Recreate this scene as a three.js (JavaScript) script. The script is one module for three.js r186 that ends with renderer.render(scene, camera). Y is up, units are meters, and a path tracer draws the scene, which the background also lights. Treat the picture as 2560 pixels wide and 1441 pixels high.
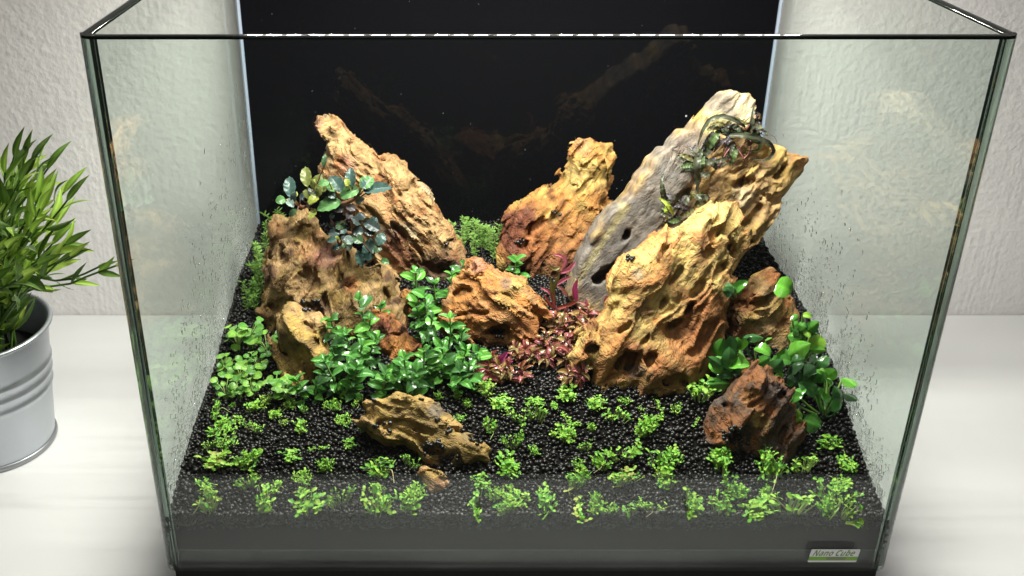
import * as THREE from 'three';
import { mergeGeometries } from 'three/addons/utils/BufferGeometryUtils.js';
import { RoundedBoxGeometry } from 'three/addons/geometries/RoundedBoxGeometry.js';
import { RectAreaLightUniformsLib } from 'three/addons/lights/RectAreaLightUniformsLib.js';

// ------------------------------------------------------------------ camera, lamp, exposure
const scene = new THREE.Scene();
const rgbOf = (r, g, b) => new THREE.Color().setRGB(r, g, b);
const TABLE = -0.012, TOP = 0.344, HW = 0.2285, ZF = 0.18, ZB = -0.182, GL = 0.0055, WALL = -0.2;
const EYE = new THREE.Vector3(-0.0465, 0.455, 0.6686), PITCH = THREE.MathUtils.degToRad(26.8), FOC = 2527, PX = 1132, PY = 720;
const camera = new THREE.PerspectiveCamera(31.83, 2560 / 1441, 0.05, 20);
camera.position.copy(EYE);
camera.rotation.set(-PITCH, 0, 0);
camera.setViewOffset(2560, 1441, 148, 0, 2560, 1441);
const renderer = new THREE.WebGLRenderer({ antialias: true });
renderer.toneMapping = THREE.LinearToneMapping;
renderer.toneMappingExposure = 1.0;
renderer.shadowMap.enabled = true;
scene.background = rgbOf(0.035, 0.034, 0.033);
RectAreaLightUniformsLib.init();
const LAMP_Y = 0.39, LAMP_Z = 0.0, LAMP_W = 0.36, LAMP_D = 0.05;
const LEDS = [...Array(27).keys()].map((i) => (i - 13) * 0.0137 + ((i % 3) - 1) * -0.0008);
for (const x of LEDS) {
  const l = new THREE.RectAreaLight(rgbOf(1, 0.955, 0.88), 1000, 0.008, 0.008);
  l.name = 'led_glow';
  l.position.set(x, LAMP_Y - 0.002, LAMP_Z);
  l.rotation.x = -Math.PI / 2;
  scene.add(l);
}
const roomLight = new THREE.RectAreaLight(rgbOf(1, 0.96, 0.94), 2, 1.3, 0.8);
roomLight.name = 'ceiling_glow';
roomLight.position.set(0.1, 2.19, 0.85);
roomLight.rotation.x = -Math.PI / 2;
scene.add(roomLight);

// ------------------------------------------------------------------ helpers
let seed = 7;
const rnd = () => { seed = (seed + 0x6d2b79f5) | 0; let t = Math.imul(seed ^ (seed >>> 15), 1 | seed); t = (t + Math.imul(t ^ (t >>> 7), 61 | t)) ^ t; return ((t ^ (t >>> 14)) >>> 0) / 4294967296; };
const rr = (a, b) => a + (b - a) * rnd();
const { clamp, lerp } = THREE.MathUtils;
const sstep = (a, b, x) => { const t = clamp((x - a) / (b - a), 0, 1); return t * t * (3 - 2 * t); };
const perm = new Uint8Array(512);
for (let i = 0; i < 256; i++) perm[i] = i;
for (let i = 255; i > 0; i--) { const j = Math.floor(rnd() * (i + 1)), t = perm[i]; perm[i] = perm[j]; perm[j] = t; }
for (let i = 0; i < 256; i++) perm[i + 256] = perm[i];
const grad = (h, x, y, z) => { h &= 15; const u = h < 8 ? x : y, v = h < 4 ? y : h === 12 || h === 14 ? x : z; return ((h & 1) ? -u : u) + ((h & 2) ? -v : v); };
function n3(x, y, z) {
  const fx = Math.floor(x), fy = Math.floor(y), fz = Math.floor(z), X = fx & 255, Y = fy & 255, Z = fz & 255;
  x -= fx; y -= fy; z -= fz;
  const u = x * x * x * (x * (x * 6 - 15) + 10), v = y * y * y * (y * (y * 6 - 15) + 10), w = z * z * z * (z * (z * 6 - 15) + 10);
  const A = perm[X] + Y, AA = perm[A] + Z, AB = perm[A + 1] + Z, B = perm[X + 1] + Y, BA = perm[B] + Z, BB = perm[B + 1] + Z;
  return lerp(lerp(lerp(grad(perm[AA], x, y, z), grad(perm[BA], x - 1, y, z), u), lerp(grad(perm[AB], x, y - 1, z), grad(perm[BB], x - 1, y - 1, z), u), v),
    lerp(lerp(grad(perm[AA + 1], x, y, z - 1), grad(perm[BA + 1], x - 1, y, z - 1), u), lerp(grad(perm[AB + 1], x, y - 1, z - 1), grad(perm[BB + 1], x - 1, y - 1, z - 1), u), v), w);
}
const fbm = (x, y, z, o = 4) => { let s = 0, a = 0.5; for (let i = 0; i < o; i++) { s += a * n3(x, y, z); x = x * 2.03 + 7.1; y = y * 2.03 + 3.7; z = z * 2.03 + 1.3; a *= 0.5; } return s; };
const cellOut = [0, 0, 0, 0, 0, 0, 0];
function cells(x, y, z) {
  const ix = Math.floor(x), iy = Math.floor(y), iz = Math.floor(z);
  let f1 = 9, f2 = 9, id = 0, ox = 0, oy = 0, oz = 0, hh = 0;
  for (let a = -1; a <= 1; a++) for (let b = -1; b <= 1; b++) for (let c = -1; c <= 1; c++) {
    let h = Math.imul(ix + a, 374761393) ^ Math.imul(iy + b, 668265263) ^ Math.imul(iz + c, 2147483647 - 1274126177);
    h = Math.imul(h ^ (h >>> 13), 1274126177); h ^= h >>> 16;
    const dx = ix + a + ((h & 1023) / 1023) - x, dy = iy + b + (((h >>> 10) & 1023) / 1023) - y, dz = iz + c + (((h >>> 20) & 1023) / 1023) - z;
    const d = dx * dx + dy * dy + dz * dz;
    if (d < f1) { f2 = f1; f1 = d; id = h & 255; ox = dx; oy = dy; oz = dz; hh = h; } else if (d < f2) f2 = d;
  }
  cellOut[0] = Math.sqrt(f1); cellOut[1] = Math.sqrt(f2); cellOut[2] = id / 255;
  cellOut[3] = ox * (((hh >>> 3) & 255) / 127.5 - 1) + oy * (((hh >>> 11) & 255) / 127.5 - 1) + oz * (((hh >>> 19) & 255) / 127.5 - 1);
  return cellOut;
}
// survey: the spot in the tank that a sight line through a photo pixel meets on the plane z = depth, on the soil, or on a stone
const sight = (px, py) => {
  const u = (px - PX) / FOC, v = -(py - PY) / FOC, c = Math.cos(PITCH), s = Math.sin(PITCH);
  return new THREE.Vector3(u, v * c - s, -(c + v * s));
};
const at = (px, py, z) => { const d = sight(px, py); return d.multiplyScalar((z - EYE.z) / d.z).add(EYE); };
const LZ = [-0.19, -0.138, -0.08, -0.026, 0.009, 0.042, 0.094, 0.137, 0.161, 0.185], LY = [0.096, 0.09, 0.087, 0.079, 0.071, 0.066, 0.062, 0.0565, 0.051, 0.044];
const RZ = [-0.19, -0.1436, -0.102, -0.0144, 0.0236, 0.0735, 0.0954, 0.1232, 0.15, 0.182], RY = [0.1, 0.0985, 0.094, 0.093, 0.092, 0.08, 0.068, 0.0585, 0.051, 0.0444];
const interp = (x, X, Y) => { if (x <= X[0]) return Y[0]; for (let i = 1; i < X.length; i++) if (x <= X[i]) return lerp(Y[i - 1], Y[i], (x - X[i - 1]) / (X[i] - X[i - 1])); return Y[Y.length - 1]; };
const soilY = (x, z) => lerp(interp(z, LZ, LY), interp(z, RZ, RY), sstep(-0.22, 0.22, x)) + 0.0022 * n3(x * 28, 3.3, z * 28);
const ground = (px, py) => { const d = sight(px, py), p = new THREE.Vector3(); for (let t = 0.35; t < 1.1; t += 0.0006) { p.copy(d).multiplyScalar(t).add(EYE); if (p.y < soilY(p.x, p.z)) break; } p.z = Math.min(p.z, 0.17); p.y = soilY(p.x, p.z); return p; };

const used = new Map();
const numbered = (n) => { const k = used.get(n) ?? 0; used.set(n, k + 1); return k ? `${n}_${String(k).padStart(3, '0')}` : n; };
const shade = (o) => { o.castShadow = o.receiveShadow = true; return o; };
function thing(name, label, category, pos, group) {
  const g = new THREE.Group();
  g.name = numbered(name);
  if (pos) g.position.copy(pos);
  g.userData = { label, category };
  if (group) g.userData.group = group;
  scene.add(g);
  return g;
}
function part(name, geo, mat, parent, extra) {
  const m = shade(new THREE.Mesh(geo, mat));
  m.name = name;
  if (extra) Object.assign(m.userData, extra);
  parent.add(m);
  return m;
}
function struct(name, geo, mat, label) {
  const m = shade(new THREE.Mesh(geo, mat));
  m.name = name; m.userData = { kind: 'structure', label };
  scene.add(m);
  return m;
}
const ORD = ['first', 'second', 'third', 'fourth', 'fifth', 'sixth', 'seventh', 'eighth', 'ninth', 'tenth', 'eleventh', 'twelfth', 'thirteenth', 'fourteenth', 'fifteenth', 'sixteenth', 'seventeenth', 'eighteenth', 'nineteenth', 'twentieth', 'twenty-first', 'twenty-second', 'twenty-third', 'twenty-fourth', 'twenty-fifth', 'twenty-sixth', 'twenty-seventh', 'twenty-eighth', 'twenty-ninth', 'thirtieth', 'thirty-first', 'thirty-second', 'thirty-third', 'thirty-fourth', 'thirty-fifth', 'thirty-sixth', 'thirty-seventh', 'thirty-eighth', 'thirty-ninth', 'fortieth'];
const ranks = (a) => { const o = a.map((v, i) => [v, i]).sort((p, q) => p[0] - q[0] || p[1] - q[1]), r = []; o.forEach(([, i], k) => { r[i] = ORD[k]; }); return r; };
const rgb = (r, g, b) => new THREE.Color().setRGB(r, g, b);
const std = (c, roughness, o = {}) => new THREE.MeshPhysicalMaterial({ color: rgb(...c), roughness, ...o });
function dataTex(w, h, fn, srgb = false) {
  const d = new Uint8Array(w * h * 4);
  for (let y = 0; y < h; y++) for (let x = 0; x < w; x++) { const c = fn(x / w, y / h), o = (y * w + x) * 4; d[o] = clamp(c[0], 0, 1) * 255; d[o + 1] = clamp(c[1], 0, 1) * 255; d[o + 2] = clamp(c[2], 0, 1) * 255; d[o + 3] = 255; }
  const t = new THREE.DataTexture(d, w, h);
  t.wrapS = t.wrapT = THREE.RepeatWrapping; t.magFilter = THREE.LinearFilter; t.minFilter = THREE.LinearMipmapLinearFilter;
  if (srgb) t.colorSpace = THREE.SRGBColorSpace;
  t.needsUpdate = true;
  return t;
}
// noise that repeats over the unit square: sampled on a torus-like blend
const tileN = (u, v, f, o, k) => { const g = (a, b) => fbm(a * f, b * f, k, o), su = u, sv = v; return (g(u, v) * (1 - su) + g(u - 1, v) * su) * (1 - sv) + (g(u, v - 1) * (1 - su) + g(u - 1, v - 1) * su) * sv; };

// ------------------------------------------------------------------ table and wall
const wallBump = dataTex(1024, 1024, (u, v) => {
  let h = 0.5 + 0.5 * tileN(u, v, 70, 4, 1.7) + 0.22 * tileN(u, v, 24, 2, 5.1);
  const zone = n3(u * 5, v * 5, 8.8);
  const dir = n3(u * 3 + 9, v * 3, 2.2) > 0 ? n3(u * 14, v * 110, 3.3) : n3(u * 110, v * 14, 6.1);
  h += 0.16 * sstep(0.02, 0.3, zone) * dir * sstep(0, 0.06, u) * sstep(0, 0.06, 1 - u) * sstep(0, 0.06, v) * sstep(0, 0.06, 1 - v);
  return [h, h, h];
});
wallBump.repeat.set(1 / 0.42, 1 / 0.42);
const wallMat = std([0.8, 0.785, 0.78], 0.93, { bumpMap: wallBump, bumpScale: 0.0016 });
const wallGeo = new THREE.BoxGeometry(2.4, 1.4, 0.1);
{ const p = wallGeo.attributes.position, uv = wallGeo.attributes.uv; for (let i = 0; i < p.count; i++) uv.setXY(i, p.getX(i), p.getY(i)); }
const wall = struct('wall', wallGeo, wallMat, 'grey white wall with coarse brushed plaster relief behind the glass tank');
wall.position.set(0, 0.68, WALL - 0.05);
const tableRough = dataTex(256, 256, (u, v) => { const h = 0.55 + 0.05 * tileN(u, v, 4, 3, 2.1) + 0.04 * tileN(u, v, 40, 2, 5.5); return [h, h, h]; });
tableRough.repeat.set(1.6, 1.6);
const tableMat = std([0.71, 0.71, 0.715], 1, { roughnessMap: tableRough, specularIntensity: 0.8 });
const tableGeo = new RoundedBoxGeometry(2.2, 0.03, 0.5, 3, 0.003);
const table = struct('table_top', tableGeo, tableMat, 'plain white table top carrying the tank and the bucket');
table.position.set(0, TABLE - 0.015, WALL + 0.25 + 0.001);

// ------------------------------------------------------------------ lamp above the tank
{
  const lamp = thing('aquarium_lamp', 'slim white led bar lamp hanging just above the tank opening', 'lamp', new THREE.Vector3(0, LAMP_Y, LAMP_Z));
  part('housing', new RoundedBoxGeometry(0.4, 0.014, 0.075, 3, 0.005).translate(0, 0.012, 0), std([0.75, 0.75, 0.76], 0.35, { metalness: 0.6 }), lamp);
  part('circuit_board', new THREE.BoxGeometry(0.38, 0.0016, 0.03).translate(0, 0.0042, 0), std([0.8, 0.8, 0.8], 0.6), lamp);
  const ledMat = new THREE.MeshStandardMaterial({ color: 0xffffff, emissive: rgb(1, 0.97, 0.88), emissiveIntensity: 60, roughness: 0.5 });
  const led = new THREE.BoxGeometry(0.0075, 0.0014, 0.0075);
  for (const x of LEDS) part('led_chip', led, ledMat, lamp).position.set(x, 0.0026, 0);
  for (const s of [-1, 1]) part('hanging_wire', new THREE.CylinderGeometry(0.0008, 0.0008, 0.5, 8).translate(s * 0.17, 0.26, 0), std([0.5, 0.5, 0.5], 0.3, { metalness: 1 }), lamp);
}

// ------------------------------------------------------------------ the glass tank
const tank = thing('glass_tank', 'open glass aquarium with bent front corners and black back standing on the table', 'aquarium', new THREE.Vector3(0, 0, 0));
const BOT = 0.008, RAD = 0.0085;
{
  const glass = new THREE.MeshPhysicalMaterial({ color: rgb(0.95, 0.98, 0.965), roughness: 0, transmission: 1, thickness: 0, ior: 1.5, specularIntensity: 0.64 });
  const solid = new THREE.MeshPhysicalMaterial({ color: rgb(0.92, 1, 0.95), roughness: 0.01, transmission: 1, thickness: 0.005, ior: 1.5, attenuationColor: rgb(0.075, 0.11, 0.085), attenuationDistance: 0.02 });
  const edge = std([0.006, 0.012, 0.008], 0.068, { ior: 1.55 });
  const sideGlass = new THREE.MeshPhysicalMaterial({ color: rgb(0.965, 0.985, 0.97), roughness: 0, transmission: 1, thickness: 0, ior: 1.5, specularIntensity: 0.6 });
  const H = TOP - BOT;
  const sheetPair = (w, h, gap = GL) => [new THREE.PlaneGeometry(w, h), new THREE.PlaneGeometry(w, h).rotateY(Math.PI).translate(0, 0, -gap)];
  const zs = ZF - RAD, zl = zs - ZB;
  part('front_pane', mergeGeometries(sheetPair(2 * (HW - RAD), H, 0.0034)).translate(0, BOT + H / 2, ZF), glass, tank);
  for (const s of [-1, 1]) part('side_pane', mergeGeometries(sheetPair(zl, H)).rotateY(s * Math.PI / 2).translate(s * HW, BOT + H / 2, (zs + ZB) / 2), sideGlass, tank);
  // bent corners: solid quarter rings
  for (const s of [-1, 1]) {
    const sh = new THREE.Shape();
    sh.absarc(0, 0, RAD, 0, Math.PI / 2, false);
    sh.absarc(0, 0, RAD - GL, Math.PI / 2, 0, true);
    const g = new THREE.ExtrudeGeometry(sh, { depth: H, bevelEnabled: false, curveSegments: 14 });
    g.rotateX(-Math.PI / 2);            // arc now in x / -z, height along y
    g.scale(1, 1, -1);                  // towards +z; turn the faces back out
    const ix = g.index ? g.index.array : null;
    if (ix) for (let i = 0; i < ix.length; i += 3) { const t = ix[i]; ix[i] = ix[i + 1]; ix[i + 1] = t; }
    else for (const k of ['position', 'normal', 'uv']) { const a = g.attributes[k], n = a.itemSize; for (let i = 0; i < a.count; i += 3) for (let c = 0; c < n; c++) { const t = a.array[i * n + c]; a.array[i * n + c] = a.array[(i + 1) * n + c]; a.array[(i + 1) * n + c] = t; } }
    if (s < 0) { g.scale(-1, 1, 1); for (const k of ['position', 'normal', 'uv']) { const a = g.attributes[k], n = a.itemSize; for (let i = 0; i < a.count; i += 3) for (let c = 0; c < n; c++) { const t = a.array[i * n + c]; a.array[i * n + c] = a.array[(i + 1) * n + c]; a.array[(i + 1) * n + c] = t; } } }
    g.computeVertexNormals();
    part('bent_corner', g.translate(s * (HW - RAD), BOT, zs), solid, tank);
  }
  // polished rim: a half round bead swept along the three sides
  const path = [];
  const rc = RAD - GL / 2;
  for (let i = 0; i <= 40; i++) path.push([-HW + GL / 2, lerp(ZB, zs, i / 40), -1, 0]);
  for (let i = 1; i <= 12; i++) { const a = Math.PI - (i / 12) * Math.PI / 2; path.push([-(HW - RAD) + Math.cos(a) * rc, zs + Math.sin(a) * rc, Math.cos(a), Math.sin(a)]); }
  for (let i = 1; i <= 60; i++) path.push([lerp(-(HW - RAD), HW - RAD, i / 60), ZF - GL / 2, 0, 1]);
  for (let i = 1; i <= 12; i++) { const a = Math.PI / 2 - (i / 12) * Math.PI / 2; path.push([HW - RAD + Math.cos(a) * rc, zs + Math.sin(a) * rc, Math.cos(a), Math.sin(a)]); }
  for (let i = 1; i <= 40; i++) path.push([HW - GL / 2, lerp(zs, ZB, i / 40), 1, 0]);
  const M = 24, pos = [], nor = [], ind = [];
  path.forEach(([x, z, nx, nz], i) => {
    for (let k = 0; k <= M; k++) {
      const a = (k / M) * Math.PI, o = Math.sign(Math.cos(a)) * Math.pow(Math.abs(Math.cos(a)), 0.5), u = Math.pow(Math.sin(a), 0.5);
      pos.push(x + nx * o * GL / 2 * 1.02, TOP - 0.0016 + u * 0.0016, z + nz * o * GL / 2 * 1.02);
      const ox = Math.sign(o) * Math.abs(o) ** 3 / 0.0025, uy = u ** 3 / 0.0016, nn = new THREE.Vector3(nx * ox, uy, nz * ox).normalize();
      nor.push(nn.x, nn.y, nn.z);
      if (i && k) { const p = i * (M + 1) + k; ind.push(p, p - M - 2, p - 1, p, p - M - 1, p - M - 2); }
    }
  });
  const rim = new THREE.BufferGeometry();
  rim.setAttribute('position', new THREE.Float32BufferAttribute(pos, 3)); rim.setAttribute('normal', new THREE.Float32BufferAttribute(nor, 3)); rim.setIndex(ind);
  part('polished_rim', rim, edge, tank);
  part('floor_pane', new THREE.BoxGeometry(2 * HW - 2 * GL - 0.001, 0.011, ZF - ZB - GL - 0.001).translate(0, BOT + 0.0056, (ZF + ZB - GL) / 2), std([0.003, 0.005, 0.0045], 0.25), tank);
  part('base_trim', new THREE.BoxGeometry(2 * HW - 2 * GL - 0.002, 0.012, 0.0012).translate(0, BOT + 0.0062, ZF - GL - 0.0011), std([0.004, 0.006, 0.0055], 0.4), tank);
  // black back: glass with a glossy black film behind it
  part('black_back', new THREE.BoxGeometry(0.4425, H, 0.005).translate(0, BOT + H / 2, ZB + 0.0025), std([0.003, 0.0031, 0.0038], 0.05, { ior: 1.5, specularIntensity: 0.3 }), tank);
  for (const s of [-1, 1]) part('seam', new THREE.BoxGeometry(0.0022, H, 0.003).translate(s * 0.2224, BOT + H / 2, ZB + 0.0055), std([0.24, 0.29, 0.36], 0.35), tank);
  // sticker
  const cv = document.createElement('canvas'); cv.width = 512; cv.height = 136;
  const c = cv.getContext('2d');
  c.fillStyle = '#eef0ee'; c.fillRect(0, 0, 512, 136);
  c.fillStyle = '#7fb338'; c.fillRect(0, 76, 512, 42);
  c.fillStyle = '#7c8f5a'; c.fillRect(185, 78, 200, 38);
  c.fillStyle = '#8bb43c'; c.fillRect(400, 78, 26, 38);
  c.fillStyle = '#5f8038'; c.font = 'italic bold 84px sans-serif'; c.textBaseline = 'alphabetic';
  c.save(); c.transform(1, 0, -0.16, 1, 28, 0); c.fillText('Nano Cube', 2, 68, 440); c.restore();
  const st = new THREE.CanvasTexture(cv); st.colorSpace = THREE.SRGBColorSpace;
  const q = [[2018, 1402], [2140, 1406], [2147, 1374], [2027, 1371]].map(([x, y]) => at(x, y, ZF));
  const sx0 = (q[0].x + q[3].x) / 2, sx1 = (q[1].x + q[2].x) / 2, sy0 = (q[0].y + q[1].y) / 2, sy1 = (q[2].y + q[3].y) / 2, w = sx1 - sx0, h = sy1 - sy0, sl = 0.0009, r = 0.0008;
  const s = new THREE.Shape();
  s.moveTo(r, 0); s.lineTo(w - r, 0); s.quadraticCurveTo(w, 0, w, r); s.lineTo(w + sl, h - r); s.quadraticCurveTo(w + sl, h, w + sl - r, h); s.lineTo(sl + r, h); s.quadraticCurveTo(sl, h, sl, h - r); s.lineTo(0, r); s.quadraticCurveTo(0, 0, r, 0);
  const sg = new THREE.ExtrudeGeometry(s, { depth: 0.0004, bevelEnabled: false });
  const sp = sg.attributes.position, su = sg.attributes.uv;
  for (let i = 0; i < sp.count; i++) su.setXY(i, clamp((sp.getX(i) - sl * sp.getY(i) / h) / w, 0, 1), clamp(sp.getY(i) / h, 0, 1));
  part('label_sticker', sg.translate(sx0, sy0, ZF + 0.0003), std([1, 1, 1], 0.35, { map: st }), tank, { label: 'white and green sticker reading Nano Cube' });
}
{
  const m = thing('foam_mat', 'black foam mat under the glass tank', 'mat', new THREE.Vector3(0, TABLE, 0));
  part('mat_sheet', new RoundedBoxGeometry(0.446, BOT - TABLE - 0.0005, 0.356, 2, 0.002).translate(0, (BOT - TABLE) / 2, 0), std([0.008, 0.008, 0.008], 0.9), m);
}

// ------------------------------------------------------------------ soil
const soilMat = std([0.003, 0.0026, 0.0024], 0.9, { specularIntensity: 0.15 });
{
  const nx = 150, nz = 120, g = new THREE.PlaneGeometry(1, 1, nx, nz), p = g.attributes.position;
  const x0 = HW - GL - 0.0006, z0 = ZB + 0.0056, z1 = ZF - GL - 0.0006;
  for (let j = 0; j <= nz; j++) for (let i = 0; i <= nx; i++) { const k = j * (nx + 1) + i, x = lerp(-x0, x0, i / nx), z = lerp(z0, z1, j / nz); p.setXYZ(k, x, soilY(x, z) - 0.0012, z); }
  g.computeVertexNormals();
  const soil = struct('soil_bed', g, soilMat, 'black granular soil rising towards the back of the tank');
  // the cut face of the soil along the glass
  const ring = [];
  for (let i = 0; i <= nz; i++) ring.push([-x0, lerp(z0, z1, i / nz)]);
  for (let i = 1; i <= nx; i++) ring.push([lerp(-x0, x0, i / nx), z1]);
  for (let i = 1; i <= nz; i++) ring.push([x0, lerp(z1, z0, i / nz)]);
  const pos = [], ind = [];
  ring.forEach(([x, z], i) => { pos.push(x, BOT + 0.0118, z, x, soilY(x, z) - 0.0012, z); if (i) { const a = 2 * i; ind.push(a - 2, a, a - 1, a, a + 1, a - 1); } });
  const sg = new THREE.BufferGeometry(); sg.setAttribute('position', new THREE.Float32BufferAttribute(pos, 3)); sg.setIndex(ind); sg.computeVertexNormals();
  part('soil_face', sg, soilMat, soil);
  // granules
  const grainGeo = new THREE.IcosahedronGeometry(1, 1), gp = grainGeo.attributes.position;
  for (let i = 0; i < gp.count; i++) { const v = new THREE.Vector3().fromBufferAttribute(gp, i), k = 1 + 0.22 * n3(v.x * 1.3 + 3, v.y * 1.3, v.z * 1.3); v.multiplyScalar(k); gp.setXYZ(i, v.x, v.y * 0.9, v.z); }
  grainGeo.computeVertexNormals();
  { const v = new THREE.Vector3(), nn = grainGeo.attributes.normal; for (let i = 0; i < gp.count; i++) { v.fromBufferAttribute(gp, i).normalize(); nn.setXYZ(i, v.x, v.y, v.z); } }
  const M4 = new THREE.Matrix4(), Q = new THREE.Quaternion(), E = new THREE.Euler(), list = [];
  const step = 0.0023;
  for (let z = z0; z < z1; z += step) for (let x = -x0; x < x0; x += step) {
    const X = clamp(x + rr(-0.5, 0.5) * step * 1.3, -x0 + 0.001, x0 - 0.001), Z = clamp(z + rr(-0.5, 0.5) * step * 1.3, z0, z1 - 0.001), r = lerp(0.0006, 0.002, rnd() ** 1.2);
    list.push([X, soilY(X, Z) - 0.0008 + rr(-0.0006, 0.0012), Z, r]);
  }
  for (let i = 0; i < 6500; i++) { const X = rr(-x0, x0), y = rr(BOT + 0.012, 0.046); if (y < soilY(X, z1)) list.push([X, y, z1 - rr(0.0006, 0.0012) - 0.0016 * (1 - sstep(0.026, 0.044, y)), rr(0.0009, 0.0017)]); }
  for (let i = 0; i < 1500; i++) { const X = rr(-x0, x0); list.push([X, soilY(X, z1) + rr(-0.005, 0.0014), z1 - rr(0.0008, 0.0022), lerp(0.0008, 0.002, rnd())]); }
  for (let i = 0; i < 5200; i++) for (const s of [-1, 1]) { const Z = rr(z0, z1 - 0.004), y = rr(0.02, 0.1); if (y < soilY(s * x0, Z) && y > soilY(s * x0, Z) - 0.02) list.push([s * (x0 - rr(0, 0.0006)), y, Z, rr(0.0009, 0.0016)]); }
  const grains = new THREE.InstancedMesh(grainGeo, std([1, 1, 1], 0.36, { specularIntensity: 0.7 }), list.length);
  grains.name = 'soil_granules'; grains.userData = { kind: 'stuff', label: 'loose black soil granules covering the floor of the tank' };
  const C = new THREE.Color();
  list.forEach(([x, y, z, r], i) => {
    Q.setFromEuler(E.set(rr(0, 6), rr(0, 6), rr(0, 6)));
    M4.compose(new THREE.Vector3(x, y, z), Q, new THREE.Vector3(r * rr(0.85, 1.2), r * rr(0.8, 1.1), r * rr(0.85, 1.2)));
    grains.setMatrixAt(i, M4);
    const b = rr(0.6, 1.5);
    grains.setColorAt(i, C.setRGB(0.0048 * b, 0.0039 * b, 0.0035 * b));
  });
  shade(grains); scene.add(grains);
}

// ------------------------------------------------------------------ stones
function surfaceNets(nx, ny, nz, f, org, h) {
  const idx = new Int32Array(nx * ny * nz).fill(-1), pos = [], tri = [], at3 = (i, j, k) => (k * ny + j) * nx + i;
  for (let k = 0; k < nz - 1; k++) for (let j = 0; j < ny - 1; j++) for (let i = 0; i < nx - 1; i++) {
    const b = at3(i, j, k), v = [f[b], f[b + 1], f[b + nx], f[b + nx + 1], f[b + nx * ny], f[b + nx * ny + 1], f[b + nx * ny + nx], f[b + nx * ny + nx + 1]];
    let m = 0; for (let c = 0; c < 8; c++) if (v[c] < 0) m |= 1 << c;
    if (m === 0 || m === 255) continue;
    let sx = 0, sy = 0, sz = 0, n = 0;
    for (let a = 0; a < 8; a++) for (let e = 0; e < 3; e++) {
      const c = a | (1 << e); if (c === a) continue;
      if ((v[a] < 0) === (v[c] < 0)) continue;
      const t = v[a] / (v[a] - v[c]);
      sx += (a & 1) + (e === 0 ? t : 0); sy += ((a >> 1) & 1) + (e === 1 ? t : 0); sz += ((a >> 2) & 1) + (e === 2 ? t : 0); n++;
    }
    idx[b] = pos.length / 3;
    pos.push(org[0] + (i + sx / n) * h, org[1] + (j + sy / n) * h, org[2] + (k + sz / n) * h);
  }
  const quad = (a, b, c, d, flip) => { if (a < 0 || b < 0 || c < 0 || d < 0) return; if (flip) tri.push(a, c, b, a, d, c); else tri.push(a, b, c, a, c, d); };
  for (let k = 1; k < nz - 1; k++) for (let j = 1; j < ny - 1; j++) for (let i = 1; i < nx - 1; i++) {
    const b = at3(i, j, k), s = f[b] < 0;
    if (s !== f[b + 1] < 0) quad(idx[b], idx[b - nx], idx[b - nx - nx * ny], idx[b - nx * ny], !s);
    if (s !== f[b + nx] < 0) quad(idx[b], idx[b - nx * ny], idx[b - nx * ny - 1], idx[b - 1], !s);
    if (s !== f[b + nx * ny] < 0) quad(idx[b], idx[b - 1], idx[b - 1 - nx], idx[b - nx], !s);
  }
  return { pos, tri };
}
const stoneBump = dataTex(512, 512, (u, v) => { const h = 0.75 - 0.9 * Math.abs(tileN(u, v, 18, 4, 3.9)) + 0.35 * tileN(u, v, 80, 3, 9.4); return [h, h, h]; });
const stoneMap = dataTex(512, 512, (u, v) => { const a = tileN(u, v, 14, 5, 12.2), b = tileN(u, v, 70, 2, 4.4), k = 0.8 + 0.55 * a + 0.42 * b; return [k, k * (0.97 + 0.22 * a), k * (0.93 + 0.3 * a)]; });
const stoneMat = new THREE.MeshPhysicalMaterial({ color: 0xffffff, vertexColors: true, map: stoneMap, roughness: 0.78, bumpMap: stoneBump, bumpScale: 0.0028, specularIntensity: 0.6 });
const slabMat = stoneMat.clone(); slabMat.bumpScale = 0.0012;
const COL = { ochre: [0.55, 0.36, 0.1], gold: [0.63, 0.44, 0.15], rust: [0.44, 0.165, 0.05], orange: [0.52, 0.22, 0.055], peach: [0.56, 0.3, 0.13], tan: [0.52, 0.33, 0.15], red: [0.22, 0.065, 0.035], maroon: [0.14, 0.055, 0.04], grey: [0.19, 0.172, 0.162], slate: [0.12, 0.105, 0.1], lemon: [0.58, 0.5, 0.2], cream: [0.5, 0.41, 0.27], umber: [0.13, 0.07, 0.035], olive: [0.34, 0.22, 0.06], dark: [0.06, 0.04, 0.03], pink: [0.5, 0.24, 0.17] };
const stones = [];
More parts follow.
